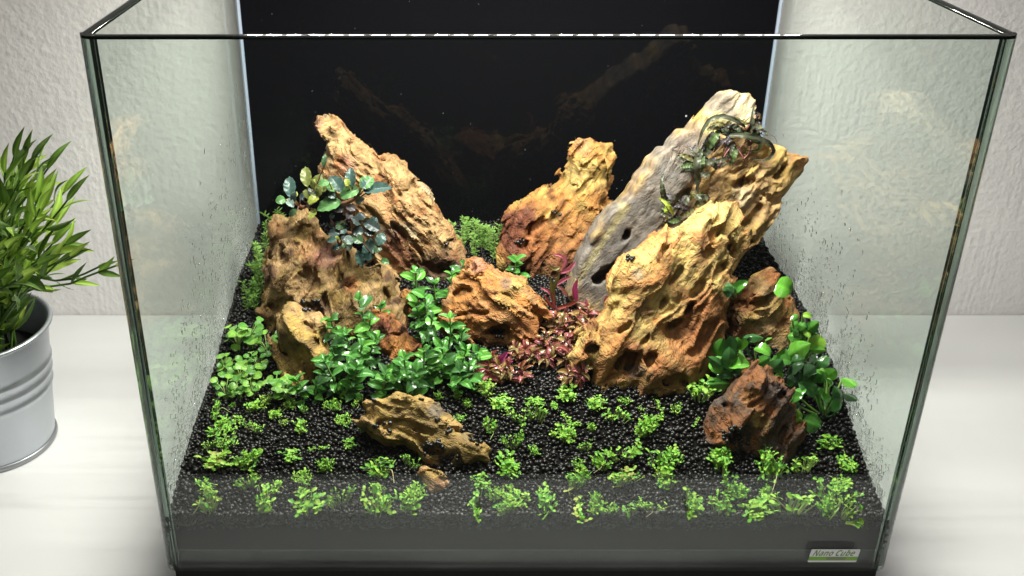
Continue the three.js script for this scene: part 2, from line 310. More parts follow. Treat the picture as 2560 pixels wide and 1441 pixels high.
function stone(name, label, o) {
  const base = ground(...o.base), T = o.T, R = o.R ?? T, tilt = THREE.MathUtils.degToRad(o.tilt ?? 14), turn = THREE.MathUtils.degToRad(o.turn ?? 0);
  const W = new THREE.Vector3(Math.sin(turn) * Math.cos(tilt), Math.sin(tilt), Math.cos(turn) * Math.cos(tilt)), U = new THREE.Vector3(Math.cos(turn), 0, -Math.sin(turn)), V = new THREE.Vector3().crossVectors(W, U);
  const P0 = base.clone(); P0.z -= T * (o.back ?? 0.6);
  const toPlane = (px, py) => { const d = sight(px, py), t = P0.clone().sub(EYE).dot(W) / d.dot(W), p = d.multiplyScalar(t).add(EYE).sub(P0); return [p.dot(U), p.dot(V)]; };
  const poly = o.outline.map(([x, y]) => toPlane(x, y));
  const px = poly.map((p) => p[0]), py = poly.map((p) => p[1]), scale = (toPlane(o.base[0] + 100, o.base[1])[0] - toPlane(...o.base)[0]) / 100;
  const pits = (o.pits ?? []).map(([x, y, rx, ry, ang, depth]) => { const c = toPlane(x, y); return [c[0], c[1], rx * scale, ry * scale * 0.82, THREE.MathUtils.degToRad(ang), depth]; });
  const patches = (o.patches ?? []).map(([x, y, r, c, k]) => { const q = toPlane(x, y); return [q[0], q[1], r * scale, COL[c], k ?? 0.9]; });
  const pad = 0.006, h = o.h ?? 0.00115, org = [Math.min(...px) - pad, Math.min(...py) - pad, -T - pad];
  const nx = Math.ceil((Math.max(...px) + pad - org[0]) / h) + 1, ny = Math.ceil((Math.max(...py) + pad - org[1]) / h) + 1, nz = Math.ceil((2 * T + 2 * pad) / h) + 1;
  const sd = o.seed ?? 1, ang = THREE.MathUtils.degToRad(o.axis ?? 50), ca = Math.cos(ang), sa = Math.sin(ang), [La, Lb] = o.cell ?? [0.026, 0.011], S = o.scoop ?? 0.006, S2 = o.scoop2 ?? 0.0016;
  const calms = (o.calm ?? []).map(([x, y, r, k]) => { const q = toPlane(x, y); return [q[0], q[1], r * scale, k]; });
  const calmAt = (u, v) => { let k = 1; for (const [x, y, r, kk] of calms) k = Math.min(k, lerp(kk, 1, sstep(0.6, 1.1, Math.hypot(u - x, v - y) / r))); return k; };
  const detail = { s: 0, id: 0, d: 0, s2: 0 };
  function look(u, v, w) {
    const q = 0.006, wu = u + q * n3(u * 45 + sd, v * 45, w * 45), wv = v + q * n3(u * 45, v * 45 + sd, w * 45 + 9);
    const a = wu * ca + wv * sa, b = -wu * sa + wv * ca;
    let c = cells(a / La + sd * 3.1, b / Lb, w / (Lb * 1.8) + 5);
    detail.s = Math.pow(clamp((c[1] - c[0]) * 1.7, 0, 1), 0.8); detail.id = c[2];
    const tip = c[3], mask = 0.3 + 0.7 * sstep(-0.25, 0.2, n3(u * 22 + sd, v * 22, w * 22 + 4)), calm = calmAt(u, v);
    const flute = Math.min(1, Math.abs(n3(a * 19 + sd, b * 76 + sd, w * 58)) * 2.7);
    let d = 0.8 * S * mask * (0.55 * detail.s * (c[2] < 0.28 ? 0.15 : 0.4 + 0.85 * c[2]) + 0.65 * flute + 0.3 * tip);
    detail.s = 0.45 * detail.s + 0.55 * flute;
    c = cells(a * 38 + sd, b * 70, w * 60);
    d += 0.0019 * (o.chip ?? 1) * c[3];
    c = cells(a * 13 + sd, b * 56 + 7, w * 40);
    d += 0.0062 * (o.slab ?? 1) * c[3];
    c = cells(a / (La * 0.34) + 3, b / (Lb * 0.42) + sd, w / (Lb * 0.5));
    detail.s2 = sstep(0.02, 0.5, c[1] - c[0]);
    d += S2 * (0.45 * detail.s2 * (0.3 + 0.9 * c[2]) + 0.5 * c[3]);
    d += 0.0034 * (o.lump ?? 1) * fbm(u * 34 + sd * 2, v * 34, w * 34, 3) + 0.0008 * n3(u * 330, v * 330, w * 330 + sd);
    d += 0.0014 * (o.stria ?? 1) * (Math.abs(n3(a * 30 + 3, b * 120 + sd, w * 110)) * 2 - 0.5);
    d *= calm;
    let pit = 0;
    if (w > -T * 0.2) for (const [cx, cy, rx, ry, an, dep] of pits) {
      const dx = wu - cx, dy = wv - cy, e = Math.hypot((dx * Math.cos(an) + dy * Math.sin(an)) / rx, (-dx * Math.sin(an) + dy * Math.cos(an)) / ry);
      if (e < 1.6) { const k = e + 0.35 * n3(u * 130 + sd, v * 130, 4.2) + 0.16 * n3(u * 330, v * 330 + sd, 1.2); pit = Math.max(pit, dep * 0.62 * (1 - sstep(0.55, 1.12, k))); }
    }
    detail.pit = pit;
    detail.d = d + pit - 0.3 * S;
    return detail;
  }
  const f = new Float32Array(nx * ny * nz), m = (R + T) / 2, pw = o.pw ?? 2.6;
  for (let j = 0; j < ny; j++) for (let i = 0; i < nx; i++) {
    let u = org[0] + i * h, v = org[1] + j * h;
    const ju = u + 0.0022 * n3(u * 120 + sd, v * 120, 0.5), jv = v + 0.0022 * n3(u * 120, v * 120 + sd, 7.5);
    let d2 = 1e9, inside = false;
    for (let k = 0, l = poly.length - 1; k < poly.length; l = k++) {
      const ax = poly[l][0], ay = poly[l][1], bx = poly[k][0], by = poly[k][1], ex = bx - ax, ey = by - ay, t = clamp(((ju - ax) * ex + (jv - ay) * ey) / (ex * ex + ey * ey), 0, 1);
      const dx = ju - ax - ex * t, dy = jv - ay - ey * t; d2 = Math.min(d2, dx * dx + dy * dy);
      if ((ay > jv) !== (by > jv) && ju < (ex * (jv - ay)) / ey + ax) inside = !inside;
    }
    const dd = (inside ? 1 : -1) * Math.sqrt(d2), e = Math.max(0, (R - dd) / R);
    const bend = 0.35 * T * n3(u * 14 + sd, v * 14, 2.5) + (o.bend ? o.bend * (u * ca + v * sa) : 0);
    for (let k = 0; k < nz; k++) {
      const w = org[2] + k * h, ww = w - bend;
      let q = (Math.pow(Math.pow(e, pw) + Math.pow(Math.abs(ww) / T, pw), 1 / pw) - 1) * m;
      if (Math.abs(q) < 0.016 + (pits.length ? 0.02 : 0)) q += look(u, v, w).d;
      f[(k * ny + j) * nx + i] = (i === 0 || j === 0 || k === 0 || i === nx - 1 || j === ny - 1 || k === nz - 1) ? Math.abs(q) + 1e-4 : q;
    }
  }
  const { pos, tri } = surfaceNets(nx, ny, nz, f, org, h), n = pos.length / 3, col = new Float32Array(n * 3), uv = new Float32Array(n * 2);
  const pal = o.pal, c = [0, 0, 0], mix = (k, t) => { for (let i = 0; i < 3; i++) c[i] += (COL[k][i] - c[i]) * t; };
  for (let i = 0; i < n; i++) {
    const u = pos[3 * i], v = pos[3 * i + 1], w = pos[3 * i + 2], L = look(u, v, w);
    for (let k = 0; k < 3; k++) c[k] = COL[pal[0]][k];
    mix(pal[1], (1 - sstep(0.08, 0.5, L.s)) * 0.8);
    const n1 = fbm(u * 30 + sd, v * 30, w * 30, 4), n2 = fbm(u * 24 + 40, v * 24 + sd, w * 24, 4), n4 = fbm(u * 60 + sd, v * 60, w * 60 + 20, 3);
    mix(pal[1], sstep(0.08, 0.26, n1) * 0.75);
    mix(pal[2], sstep(0.1, 0.28, n2) * 0.85);
    if (pal[3]) mix(pal[3], sstep(0.14, 0.3, n4) * 0.8);
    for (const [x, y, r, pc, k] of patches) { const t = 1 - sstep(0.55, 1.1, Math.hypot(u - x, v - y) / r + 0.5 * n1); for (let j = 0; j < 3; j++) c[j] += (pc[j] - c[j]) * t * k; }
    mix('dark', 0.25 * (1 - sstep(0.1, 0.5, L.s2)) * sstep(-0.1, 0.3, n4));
    const g = (0.9 + 0.5 * n3(u * 150, v * 150, w * 150 + sd)) * (o.tone ?? 1) * 0.68;
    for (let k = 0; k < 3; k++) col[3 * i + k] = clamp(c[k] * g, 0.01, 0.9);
    const ua = u * ca + v * sa, ub = -u * sa + v * ca; uv[2 * i] = (ua + 0.3 * w) / 0.11; uv[2 * i + 1] = (ub + 0.6 * w) / 0.052;
  }
  const g = new THREE.BufferGeometry();
  g.setAttribute('position', new THREE.Float32BufferAttribute(pos, 3)); g.setAttribute('color', new THREE.BufferAttribute(col, 3)); g.setAttribute('uv', new THREE.BufferAttribute(uv, 2)); g.setIndex(tri);
  g.applyMatrix4(new THREE.Matrix4().makeBasis(U, V, W));
  g.computeVertexNormals();
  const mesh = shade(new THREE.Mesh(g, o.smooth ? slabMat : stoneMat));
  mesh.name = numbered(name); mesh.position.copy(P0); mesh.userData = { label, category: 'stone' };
  scene.add(mesh); mesh.updateMatrixWorld(); stones.push(mesh);
  return mesh;
}
stone('dragon_stone', 'tall slender tan stone leaning left with a rounded tip at the back left', {
  base: [1120, 690], T: 0.021, R: 0.02, tilt: 10, axis: -52, back: 0.7, seed: 1, cell: [0.03, 0.0085], scoop: 0.0066, scoop2: 0.002, pal: ['tan', 'peach', 'cream', 'rust'],
  outline: [[794, 291], [808, 286], [843, 301], [864, 322], [884, 334], [915, 354], [930, 375], [950, 392], [969, 394], [985, 387], [1002, 406], [1008, 429], [1022, 443], [1028, 460], [1062, 478], [1074, 495], [1090, 519], [1117, 554], [1140, 585], [1160, 616], [1178, 662], [1170, 710], [1080, 720], [1000, 700], [950, 660], [905, 610], [870, 540], [835, 490], [812, 441], [806, 410], [822, 368], [822, 350], [806, 328], [789, 305]],
  pits: [[898, 432, 16, 9, -40, 0.008], [1003, 465, 22, 9, -60, 0.007], [1000, 570, 46, 13, -52, 0.007], [1085, 648, 40, 16, -30, 0.011], [862, 400, 22, 9, -50, 0.006], [940, 520, 40, 10, -50, 0.006], [1118, 585, 8, 6, 0, 0.006]], patches: [[985, 585, 40, 'red', 0.8], [1010, 630, 40, 'red', 0.7], [1090, 680, 90, 'umber', 0.9], [875, 400, 25, 'pink', 0.6], [800, 300, 14, 'pink', 0.7]] });
stone('dragon_stone', 'broad brown stone with hollowed ridged face at the left, under the dark leaved plants', {
  base: [850, 835], T: 0.03, R: 0.03, tilt: 22, axis: 72, back: 0.8, seed: 2, tone: 0.8, cell: [0.036, 0.013], scoop: 0.009, scoop2: 0.0014, pal: ['tan', 'olive', 'peach', 'maroon'],
  outline: [[677, 568], [689, 558], [706, 568], [727, 558], [738, 538], [762, 524], [785, 545], [805, 580], [835, 603], [869, 621], [880, 630], [892, 667], [915, 680], [940, 674], [966, 685], [978, 702], [990, 731], [1008, 742], [1020, 772], [1015, 815], [940, 850], [850, 865], [760, 860], [690, 830], [655, 776], [674, 760], [675, 734], [682, 715], [673, 673], [676, 620]],
  pits: [[755, 575, 34, 22, 10, 0.01], [775, 710, 60, 40, 70, 0.009], [866, 640, 7, 20, 15, 0.009], [852, 690, 9, 17, 15, 0.01], [885, 715, 22, 16, -10, 0.006], [965, 735, 10, 30, 10, 0.011], [720, 640, 9, 30, 0, 0.005], [825, 745, 8, 38, 5, 0.009], [735, 762, 60, 26, 0, 0.01]],
  patches: [[690, 680, 26, 'maroon', 0.7], [695, 575, 26, 'peach', 0.9], [770, 600, 40, 'peach', 0.8], [825, 640, 34, 'pink', 0.8], [790, 650, 26, 'red', 0.6], [885, 705, 26, 'rust', 0.8], [840, 740, 28, 'ochre', 0.7], [760, 580, 28, 'olive', 0.8]] });
stone('dragon_stone', 'small ochre stone with a slanting ledge and dark hollow at the front left', {
  base: [755, 945], T: 0.019, R: 0.018, tilt: 20, axis: -55, back: 0.35, seed: 3, tone: 1.05, cell: [0.03, 0.012], scoop: 0.006, pal: ['ochre', 'tan', 'olive', 'umber'],
  outline: [[686, 818], [690, 795], [713, 785], [725, 773], [742, 776], [762, 789], [793, 791], [811, 803], [819, 825], [815, 850], [826, 888], [800, 918], [790, 955], [750, 965], [712, 960], [711, 914], [697, 871], [686, 840]],
  pits: [[783, 835, 15, 46, 25, 0.008], [735, 900, 18, 56, 20, 0.008], [765, 898, 9, 7, 0, 0.004]], patches: [[725, 860, 30, 'olive', 0.6], [790, 800, 26, 'tan', 0.8], [790, 850, 18, 'umber', 0.6]] });
stone('dragon_stone', 'orange and gold stone with a blunt knob top in the middle of the back row', {
  base: [1345, 690], T: 0.024, R: 0.024, tilt: 18, axis: 58, back: 0.8, seed: 4, cell: [0.03, 0.012], scoop: 0.0062, pal: ['ochre', 'orange', 'rust', 'red'],
  outline: [[1430, 359], [1445, 344], [1484, 346], [1511, 363], [1531, 390], [1521, 418], [1523, 456], [1515, 499], [1538, 505], [1535, 516], [1511, 538], [1488, 569], [1470, 612], [1450, 660], [1430, 700], [1368, 706], [1317, 706], [1285, 700], [1262, 690], [1243, 662], [1241, 623], [1259, 569], [1270, 534], [1305, 501], [1360, 478], [1391, 453], [1406, 418], [1414, 383]],
  pits: [[1335, 565, 46, 20, 52, 0.012], [1300, 607, 16, 14, 40, 0.01], [1400, 515, 34, 12, 40, 0.007], [1448, 465, 40, 9, 62, 0.006], [1495, 395, 20, 30, 0, 0.004], [1310, 655, 34, 22, 60, 0.009], [1480, 560, 30, 9, 45, 0.006]],
  patches: [[1450, 365, 30, 'peach', 0.9], [1440, 425, 48, 'gold', 0.8], [1500, 430, 30, 'ochre', 0.8], [1285, 565, 62, 'red', 0.95], [1310, 640, 60, 'red', 0.8], [1400, 650, 60, 'red', 0.8], [1350, 590, 60, 'rust', 0.7], [1440, 580, 60, 'rust', 0.75], [1490, 500, 40, 'orange', 0.7], [1400, 500, 40, 'orange', 0.6]] });
stone('dragon_stone', 'tallest stone, grey slab with yellow right shoulder rising at the back right', {
  base: [1560, 770], T: 0.016, R: 0.006, tilt: 15, pw: 7, slab: 0.6, tone: 1.12, axis: 52, back: 0.9, seed: 5, smooth: true, cell: [0.04, 0.014], scoop: 0.0062, scoop2: 0.0013, pal: ['tan', 'ochre', 'cream', 'olive'], calm: [[1560, 570, 110, 0.16], [1480, 680, 110, 0.16], [1640, 450, 90, 0.16], [1720, 350, 60, 0.25], [1810, 265, 60, 0.3]],
  outline: [[1810, 233], [1832, 225], [1861, 237], [1876, 250], [1869, 290], [1880, 328], [1904, 342], [1931, 363], [1960, 371], [1957, 390], [1977, 390], [2005, 386], [2012, 400], [2001, 421], [1970, 452], [1950, 484], [1927, 534], [1911, 565], [1884, 595], [1860, 640], [1800, 700], [1700, 770], [1560, 800], [1450, 780], [1420, 730], [1430, 690], [1445, 643], [1480, 573], [1515, 526], [1546, 507], [1589, 453], [1605, 429], [1636, 390], [1674, 355], [1706, 328], [1729, 324], [1756, 289], [1787, 250]],
  pits: [[1552, 584, 18, 9, 50, 0.024], [1505, 677, 34, 22, 35, 0.03], [1850, 455, 34, 16, 20, 0.01], [1940, 425, 26, 12, 55, 0.012], [1900, 385, 40, 22, 40, 0.006], [1760, 370, 30, 24, 40, 0.006], [1690, 480, 30, 16, 30, 0.007], [1860, 540, 40, 18, 55, 0.008], [1905, 350, 6, 40, 20, 0.004]],
  patches: [[1560, 560, 95, 'grey', 0.95], [1490, 660, 105, 'grey', 0.97], [1640, 480, 80, 'grey', 0.93], [1690, 390, 66, 'grey', 0.88], [1745, 330, 40, 'grey', 0.7], [1600, 650, 70, 'slate', 0.6], [1690, 560, 70, 'grey', 0.7], [1815, 265, 60, 'cream', 0.8], [1795, 262, 40, 'grey', 0.7], [1850, 265, 26, 'cream', 0.9], [1770, 310, 34, 'lemon', 0.7], [1900, 480, 70, 'tan', 0.8], [1930, 370, 40, 'gold', 0.7], [1840, 490, 34, 'cream', 0.6], [1990, 400, 26, 'orange', 0.6], [1890, 575, 40, 'olive', 0.6], [1950, 450, 50, 'ochre', 0.6], ...[0, 1, 2, 3, 4, 5, 6, 7, 8, 9, 10].map((i) => [1437 + i * 11.5, 690 - i * 18, 13, 'lemon', 0.4])] });
stone('dragon_stone', 'large golden stone full of scooped hollows leaning right in front of the grey slab', {
  base: [1590, 985], T: 0.032, R: 0.032, tilt: 29, axis: 57, back: 0.85, seed: 6, tone: 1.06, cell: [0.04, 0.0125], scoop: 0.0125, scoop2: 0.0006, stria: 0.6, slab: 0.45, chip: 0.6, lump: 0.7, pal: ['gold', 'rust', 'orange', 'ochre'],
  outline: [[1786, 513], [1753, 528], [1716, 544], [1705, 557], [1654, 587], [1621, 609], [1595, 631], [1562, 642], [1543, 671], [1529, 719], [1536, 736], [1527, 752], [1529, 771], [1496, 796], [1459, 815], [1437, 835], [1434, 866], [1420, 896], [1450, 915], [1472, 930], [1468, 960], [1474, 1000], [1525, 1002], [1575, 1000], [1640, 1000], [1700, 1005], [1720, 960], [1768, 921], [1774, 896], [1797, 848], [1801, 811], [1812, 760], [1832, 690], [1829, 671], [1856, 627], [1858, 572], [1851, 531], [1827, 517], [1808, 512]],
  pits: [[1770, 590, 34, 15, 60, 0.011], [1820, 620, 15, 30, -15, 0.012], [1745, 640, 16, 30, -20, 0.008], [1675, 700, 14, 38, -35, 0.008], [1640, 760, 8, 24, -8, 0.013], [1700, 765, 10, 34, -40, 0.01], [1780, 680, 13, 40, -32, 0.008], [1470, 873, 24, 10, 10, 0.01], [1560, 910, 40, 38, 60, 0.022], [1618, 895, 12, 22, -15, 0.011], [1720, 720, 12, 30, -35, 0.007], [1640, 640, 12, 40, -40, 0.006], [1665, 945, 28, 24, 0, 0.012], [1672, 810, 10, 26, -30, 0.009], [1600, 850, 10, 26, -30, 0.006], [1810, 555, 12, 20, 0, 0.005], [1540, 820, 22, 8, 35, 0.005], [1700, 885, 14, 20, -20, 0.008]],
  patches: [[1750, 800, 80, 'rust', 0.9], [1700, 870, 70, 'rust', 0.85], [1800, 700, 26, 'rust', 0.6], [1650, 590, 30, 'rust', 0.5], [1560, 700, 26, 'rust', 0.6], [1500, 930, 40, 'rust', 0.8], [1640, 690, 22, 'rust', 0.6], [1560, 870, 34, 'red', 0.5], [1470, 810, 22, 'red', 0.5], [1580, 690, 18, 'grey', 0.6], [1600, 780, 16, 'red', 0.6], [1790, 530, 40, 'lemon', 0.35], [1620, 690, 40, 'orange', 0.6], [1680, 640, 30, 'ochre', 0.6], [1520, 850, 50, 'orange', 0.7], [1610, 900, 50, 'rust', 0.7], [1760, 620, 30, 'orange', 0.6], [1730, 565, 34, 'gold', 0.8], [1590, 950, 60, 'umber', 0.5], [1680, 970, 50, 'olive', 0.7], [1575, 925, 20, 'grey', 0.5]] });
stone('dragon_stone', 'rounded orange stone with rough pits at the centre front beside the red plants', {
  base: [1230, 873], T: 0.026, R: 0.026, tilt: 30, axis: -40, back: 0.8, seed: 7, cell: [0.017, 0.009], scoop: 0.0055, scoop2: 0.002, pal: ['orange', 'peach', 'ochre', 'rust'],
  outline: [[1177, 650], [1199, 649], [1232, 680], [1272, 690], [1315, 699], [1330, 726], [1361, 768], [1365, 791], [1353, 830], [1345, 862], [1310, 885], [1268, 890], [1230, 880], [1174, 850], [1119, 815], [1108, 791], [1114, 751], [1131, 702], [1150, 693], [1180, 678]],
  pits: [[1152, 735, 26, 22, 30, 0.01], [1240, 830, 24, 20, -30, 0.026], [1255, 745, 24, 14, -30, 0.006], [1175, 790, 40, 10, 10, 0.006], [1205, 695, 16, 9, 0, 0.005]], patches: [[1265, 710, 20, 'grey', 0.55], [1290, 720, 20, 'gold', 0.9], [1195, 665, 24, 'pink', 0.7], [1260, 750, 26, 'ochre', 0.7], [1320, 830, 36, 'rust', 0.7], [1250, 860, 30, 'umber', 0.5]] });
stone('stone_shard', 'red brown shard standing among green stems left of the centre stone', {
  base: [980, 893], T: 0.012, R: 0.014, tilt: 24, axis: 70, back: 0.8, seed: 8, cell: [0.02, 0.009], scoop: 0.003, pal: ['rust', 'orange', 'red', 'maroon'],
  outline: [[922, 787], [940, 778], [962, 779], [991, 794], [1006, 828], [1042, 861], [1040, 900], [1000, 915], [960, 915], [936, 880], [905, 845], [910, 828], [915, 808]],
  pits: [[930, 840, 18, 8, 20, 0.005], [990, 830, 10, 5, 0, 0.003]], patches: [[955, 810, 36, 'red', 0.9], [930, 820, 24, 'maroon', 0.7], [918, 850, 18, 'orange', 0.8], [1000, 865, 34, 'orange', 0.7]] });
stone('dragon_stone', 'small reddish stone with yellow slanting face at the right wall behind the glossy leaves', {
  base: [1890, 855], T: 0.018, R: 0.017, tilt: 18, axis: 42, back: 0.8, seed: 9, cell: [0.03, 0.012], scoop: 0.0052, pal: ['tan', 'rust', 'ochre', 'olive'],
  outline: [[1924, 676], [1940, 686], [1946, 705], [1968, 735], [1972, 754], [1977, 793], [1968, 832], [1965, 855], [1936, 880], [1915, 880], [1849, 870], [1810, 850], [1808, 793], [1815, 764], [1861, 725], [1892, 701]],
  pits: [[1900, 735, 44, 17, 38, 0.009], [1945, 790, 26, 9, 30, 0.006], [1880, 775, 30, 10, 35, 0.004]], patches: [[1930, 692, 26, 'rust', 0.9], [1850, 745, 36, 'rust', 0.8], [1958, 750, 18, 'rust', 0.8], [1830, 810, 30, 'red', 0.5], [1900, 790, 36, 'tan', 0.8]] });
stone('dragon_stone', 'dark brown rusty crumbly stone at the front right with orange streaks', {
  base: [1880, 1150], T: 0.024, R: 0.024, tilt: 26, axis: 55, back: 0.8, seed: 10, cell: [0.016, 0.008], scoop: 0.0055, scoop2: 0.0026, lump: 1.4, pal: ['umber', 'rust', 'slate', 'dark'], tone: 0.9,
  outline: [[1869, 919], [1884, 908], [1903, 922], [1925, 940], [1955, 955], [1975, 975], [1974, 1001], [1993, 1061], [1991, 1110], [1980, 1145], [1966, 1180], [1935, 1180], [1905, 1165], [1860, 1150], [1800, 1130], [1764, 1110], [1769, 1076], [1781, 1024], [1788, 1001], [1813, 995], [1839, 971], [1843, 949]],
  pits: [[1810, 1025, 14, 16, 0, 0.01], [1835, 1085, 44, 30, 0, 0.012], [1940, 985, 14, 18, 0, 0.008], [1930, 1080, 12, 34, -30, 0.008], [1870, 1000, 16, 12, 40, 0.005]], patches: [[1880, 935, 22, 'rust', 0.9], [1865, 990, 34, 'orange', 0.75], [1880, 1040, 26, 'ochre', 0.7], [1955, 970, 20, 'maroon', 0.6], [1910, 1110, 28, 'slate', 0.6], [1850, 1060, 20, 'dark', 0.6]] });
stone('dragon_stone', 'low flat mustard stone lying alone in the black foreground soil', {
  base: [1075, 1165], T: 0.016, R: 0.016, tilt: 40, axis: -24, back: 1, seed: 11, cell: [0.03, 0.011], scoop: 0.0048, pal: ['ochre', 'tan', 'olive', 'umber'], tone: 0.9,
  outline: [[890, 1054], [918, 1044], [920, 1024], [952, 1001], [990, 981], [1053, 990], [1087, 1018], [1113, 1037], [1151, 1067], [1183, 1086], [1224, 1125], [1215, 1155], [1180, 1150], [1145, 1190], [1110, 1185], [1062, 1168], [1030, 1130], [1010, 1115], [971, 1117], [950, 1090], [926, 1080]],
  pits: [[1030, 1075, 60, 14, -15, 0.008], [1080, 1125, 40, 12, -20, 0.008], [1185, 1105, 20, 12, -40, 0.006], [960, 1060, 22, 8, 10, 0.005], [1120, 1150, 26, 14, 0, 0.006]], patches: [[1010, 1005, 50, 'ochre', 0.7], [1090, 1030, 26, 'grey', 0.7], [1170, 1090, 22, 'grey', 0.4], [1060, 1100, 40, 'olive', 0.7]] });
stone('stone_chip', 'small tan stone chip half buried just below the flat mustard stone', {
  base: [1090, 1222], T: 0.006, R: 0.006, tilt: 50, axis: -30, seed: 12, h: 0.001, cell: [0.014, 0.006], scoop: 0.002, scoop2: 0.0006, lump: 0.5, pal: ['peach', 'tan', 'olive', 'ochre'], outline: [[1060, 1184], [1080, 1188], [1098, 1192], [1118, 1212], [1100, 1226], [1076, 1232], [1066, 1210]] });
stone('stone_flake', 'thin orange stone flake leaning between the broad stone and green stems', {
  base: [1030, 790], T: 0.005, R: 0.006, tilt: 15, axis: -50, seed: 13, h: 0.001, cell: [0.014, 0.006], scoop: 0.0015, scoop2: 0.0005, lump: 0.4, pal: ['orange', 'peach', 'rust', 'rust'], outline: [[1003, 738], [1014, 738], [1032, 752], [1048, 776], [1046, 800], [1025, 800], [1010, 770]] });
stone('stone_flake', 'thin brown flake standing upright at the foot of the broad left stone', {
  base: [690, 825], T: 0.006, R: 0.007, tilt: 15, axis: 80, seed: 14, h: 0.001, cell: [0.02, 0.007], scoop: 0.0018, scoop2: 0.0005, lump: 0.4, pal: ['olive', 'peach', 'umber', 'tan'], outline: [[656, 774], [668, 766], [676, 778], [700, 762], [738, 740], [750, 785], [735, 830], [690, 850], [668, 830]] });

const ray = new THREE.Raycaster();
function onStone(px, py) {
  ray.set(EYE, sight(px, py).normalize());
  const h = ray.intersectObjects(stones, false)[0];
  return h ? h.point : null;
}

{
  const spots = [[1390, 533, 6, 14], [1300, 607, 6, 12], [1577, 645, 8, 10], [935, 1002, 2, 4], [1053, 1000, 2, 3], [955, 1068, 8, 22], [1090, 1052, 2, 3], [1125, 1078, 5, 10], [1085, 1120, 24, 26], [1130, 1155, 26, 28], [780, 768, 14, 26], [1190, 1108, 8, 16], [1245, 835, 14, 16], [1840, 1090, 30, 34], [1120, 610, 3, 6]], list = [];
  for (const [x, y, n, r] of spots) for (let i = 0; i < n; i++) { const p = onStone(x + rr(-r, r), y + rr(-r, r) * 0.7); if (p) list.push(p); }
  const geo = new THREE.IcosahedronGeometry(1, 2), m = new THREE.InstancedMesh(geo, std([0.0065, 0.0054, 0.005], 0.36), list.length), M4 = new THREE.Matrix4(), Q = new THREE.Quaternion(), E = new THREE.Euler();
  m.name = 'stray_granules'; m.userData = { kind: 'stuff', label: 'stray black soil granules lying in hollows of the stones' };
  list.forEach((p, i) => m.setMatrixAt(i, M4.compose(p.addScaledVector(new THREE.Vector3(0, 0.8, 0.6), 0.0008), Q.setFromEuler(E.set(rr(0, 6), rr(0, 6), 0)), new THREE.Vector3(rr(0.001, 0.0018), rr(0.001, 0.0015), rr(0.001, 0.0018)))));
  shade(m); scene.add(m);
}
// ------------------------------------------------------------------ plants
const leafMats = new Map();
function leafMat(c, coat = 0.5, coatR = 0.22, tr = 0.28) {
  const k = c.join() + coat + coatR + tr;
  if (!leafMats.has(k)) leafMats.set(k, new THREE.MeshPhysicalMaterial({ color: rgb(...c).multiplyScalar(0.9), vertexColors: true, roughness: 0.92, transmission: tr, thickness: 0, clearcoat: coat, clearcoatRoughness: coatR, side: THREE.DoubleSide, specularIntensity: 0.5 }));
  return leafMats.get(k);
}
const stemMats = new Map();
function stemMat(c) { const k = c.join(); if (!stemMats.has(k)) stemMats.set(k, std(c, 0.5)); return stemMats.get(k); }
// unit leaf: length 1 along z, full width 1 across x, upper face +y
function leafGeo({ a = 1, b = 0.8, bend = 0.5, fold = 0.12, wave = 0, wn = 3, nl = 10, nw = 4, seedling = 0, rib = 1.35, tip = 1, asp = 0.5 } = {}) {
  const pos = [], col = [], uv = [], ind = [], spine = [];
  let y = 0, z = 0;
  for (let i = 0; i <= nl; i++) { spine.push([y, z, bend * (i / nl) ** 1.3 - bend * 0.25]); const an = bend * (i / nl) ** 1.3 - bend * 0.25; y -= Math.sin(an) / nl; z += Math.cos(an) / nl; }
  const len = Math.hypot(y, z);
  for (let i = 0; i <= nl; i++) {
    const t = i / nl, w = 0.5 * Math.pow(Math.max(0, Math.sin(Math.PI * Math.pow(t, a))), b), [sy, sz, an] = spine[i];
    for (let j = -nw; j <= nw; j++) {
      const s = j / nw, lift = asp * (fold * Math.abs(s) * w * 2 + wave * Math.sin(t * Math.PI * 2 * wn + seedling + (s > 0 ? 0.7 : 0)) * s * s * 0.5);
      pos.push(s * w * (1 + 0.03 * Math.sin(t * 23 + seedling)), (sy + lift * Math.cos(an)) / len, (sz + lift * Math.sin(an)) / len);
      let k = 0.92 + 0.1 * Math.sin(t * 40 + Math.abs(s) * -9) * (Math.abs(s) > 0.15 ? 1 : 0);
      if (Math.abs(s) < 0.1) k = rib;
      k *= lerp(1.12, tip, t) * (0.94 + 0.12 * n3(t * 5 + seedling, s * 3, 1.5));
      col.push(k, k, k * 0.95);
      uv.push(s, t);
      if (i && j > -nw) { const p = i * (2 * nw + 1) + j + nw, q = p - (2 * nw + 1); ind.push(q - 1, p, q, q - 1, p - 1, p); }
    }
  }
  const g = new THREE.BufferGeometry();
  g.setAttribute('position', new THREE.Float32BufferAttribute(pos, 3)); g.setAttribute('color', new THREE.Float32BufferAttribute(col, 3)); g.setAttribute('uv', new THREE.Float32BufferAttribute(uv, 2)); g.setIndex(ind);
  g.computeVertexNormals();
  // turn faces up if they came out downwards
  return g;
}
const VIEW = new THREE.Vector3(0, Math.sin(PITCH), Math.cos(PITCH));
const tmpM = new THREE.Matrix4();
function leafMatrix(p0, p1, width, up) {
  const Z = p1.clone().sub(p0), len = Z.length(); Z.normalize();
  const X = up.clone().cross(Z).normalize(), Y = Z.clone().cross(X);
  return new THREE.Matrix4().makeBasis(X.multiplyScalar(width), Y.multiplyScalar(len), Z.multiplyScalar(len)).setPosition(p0);
}
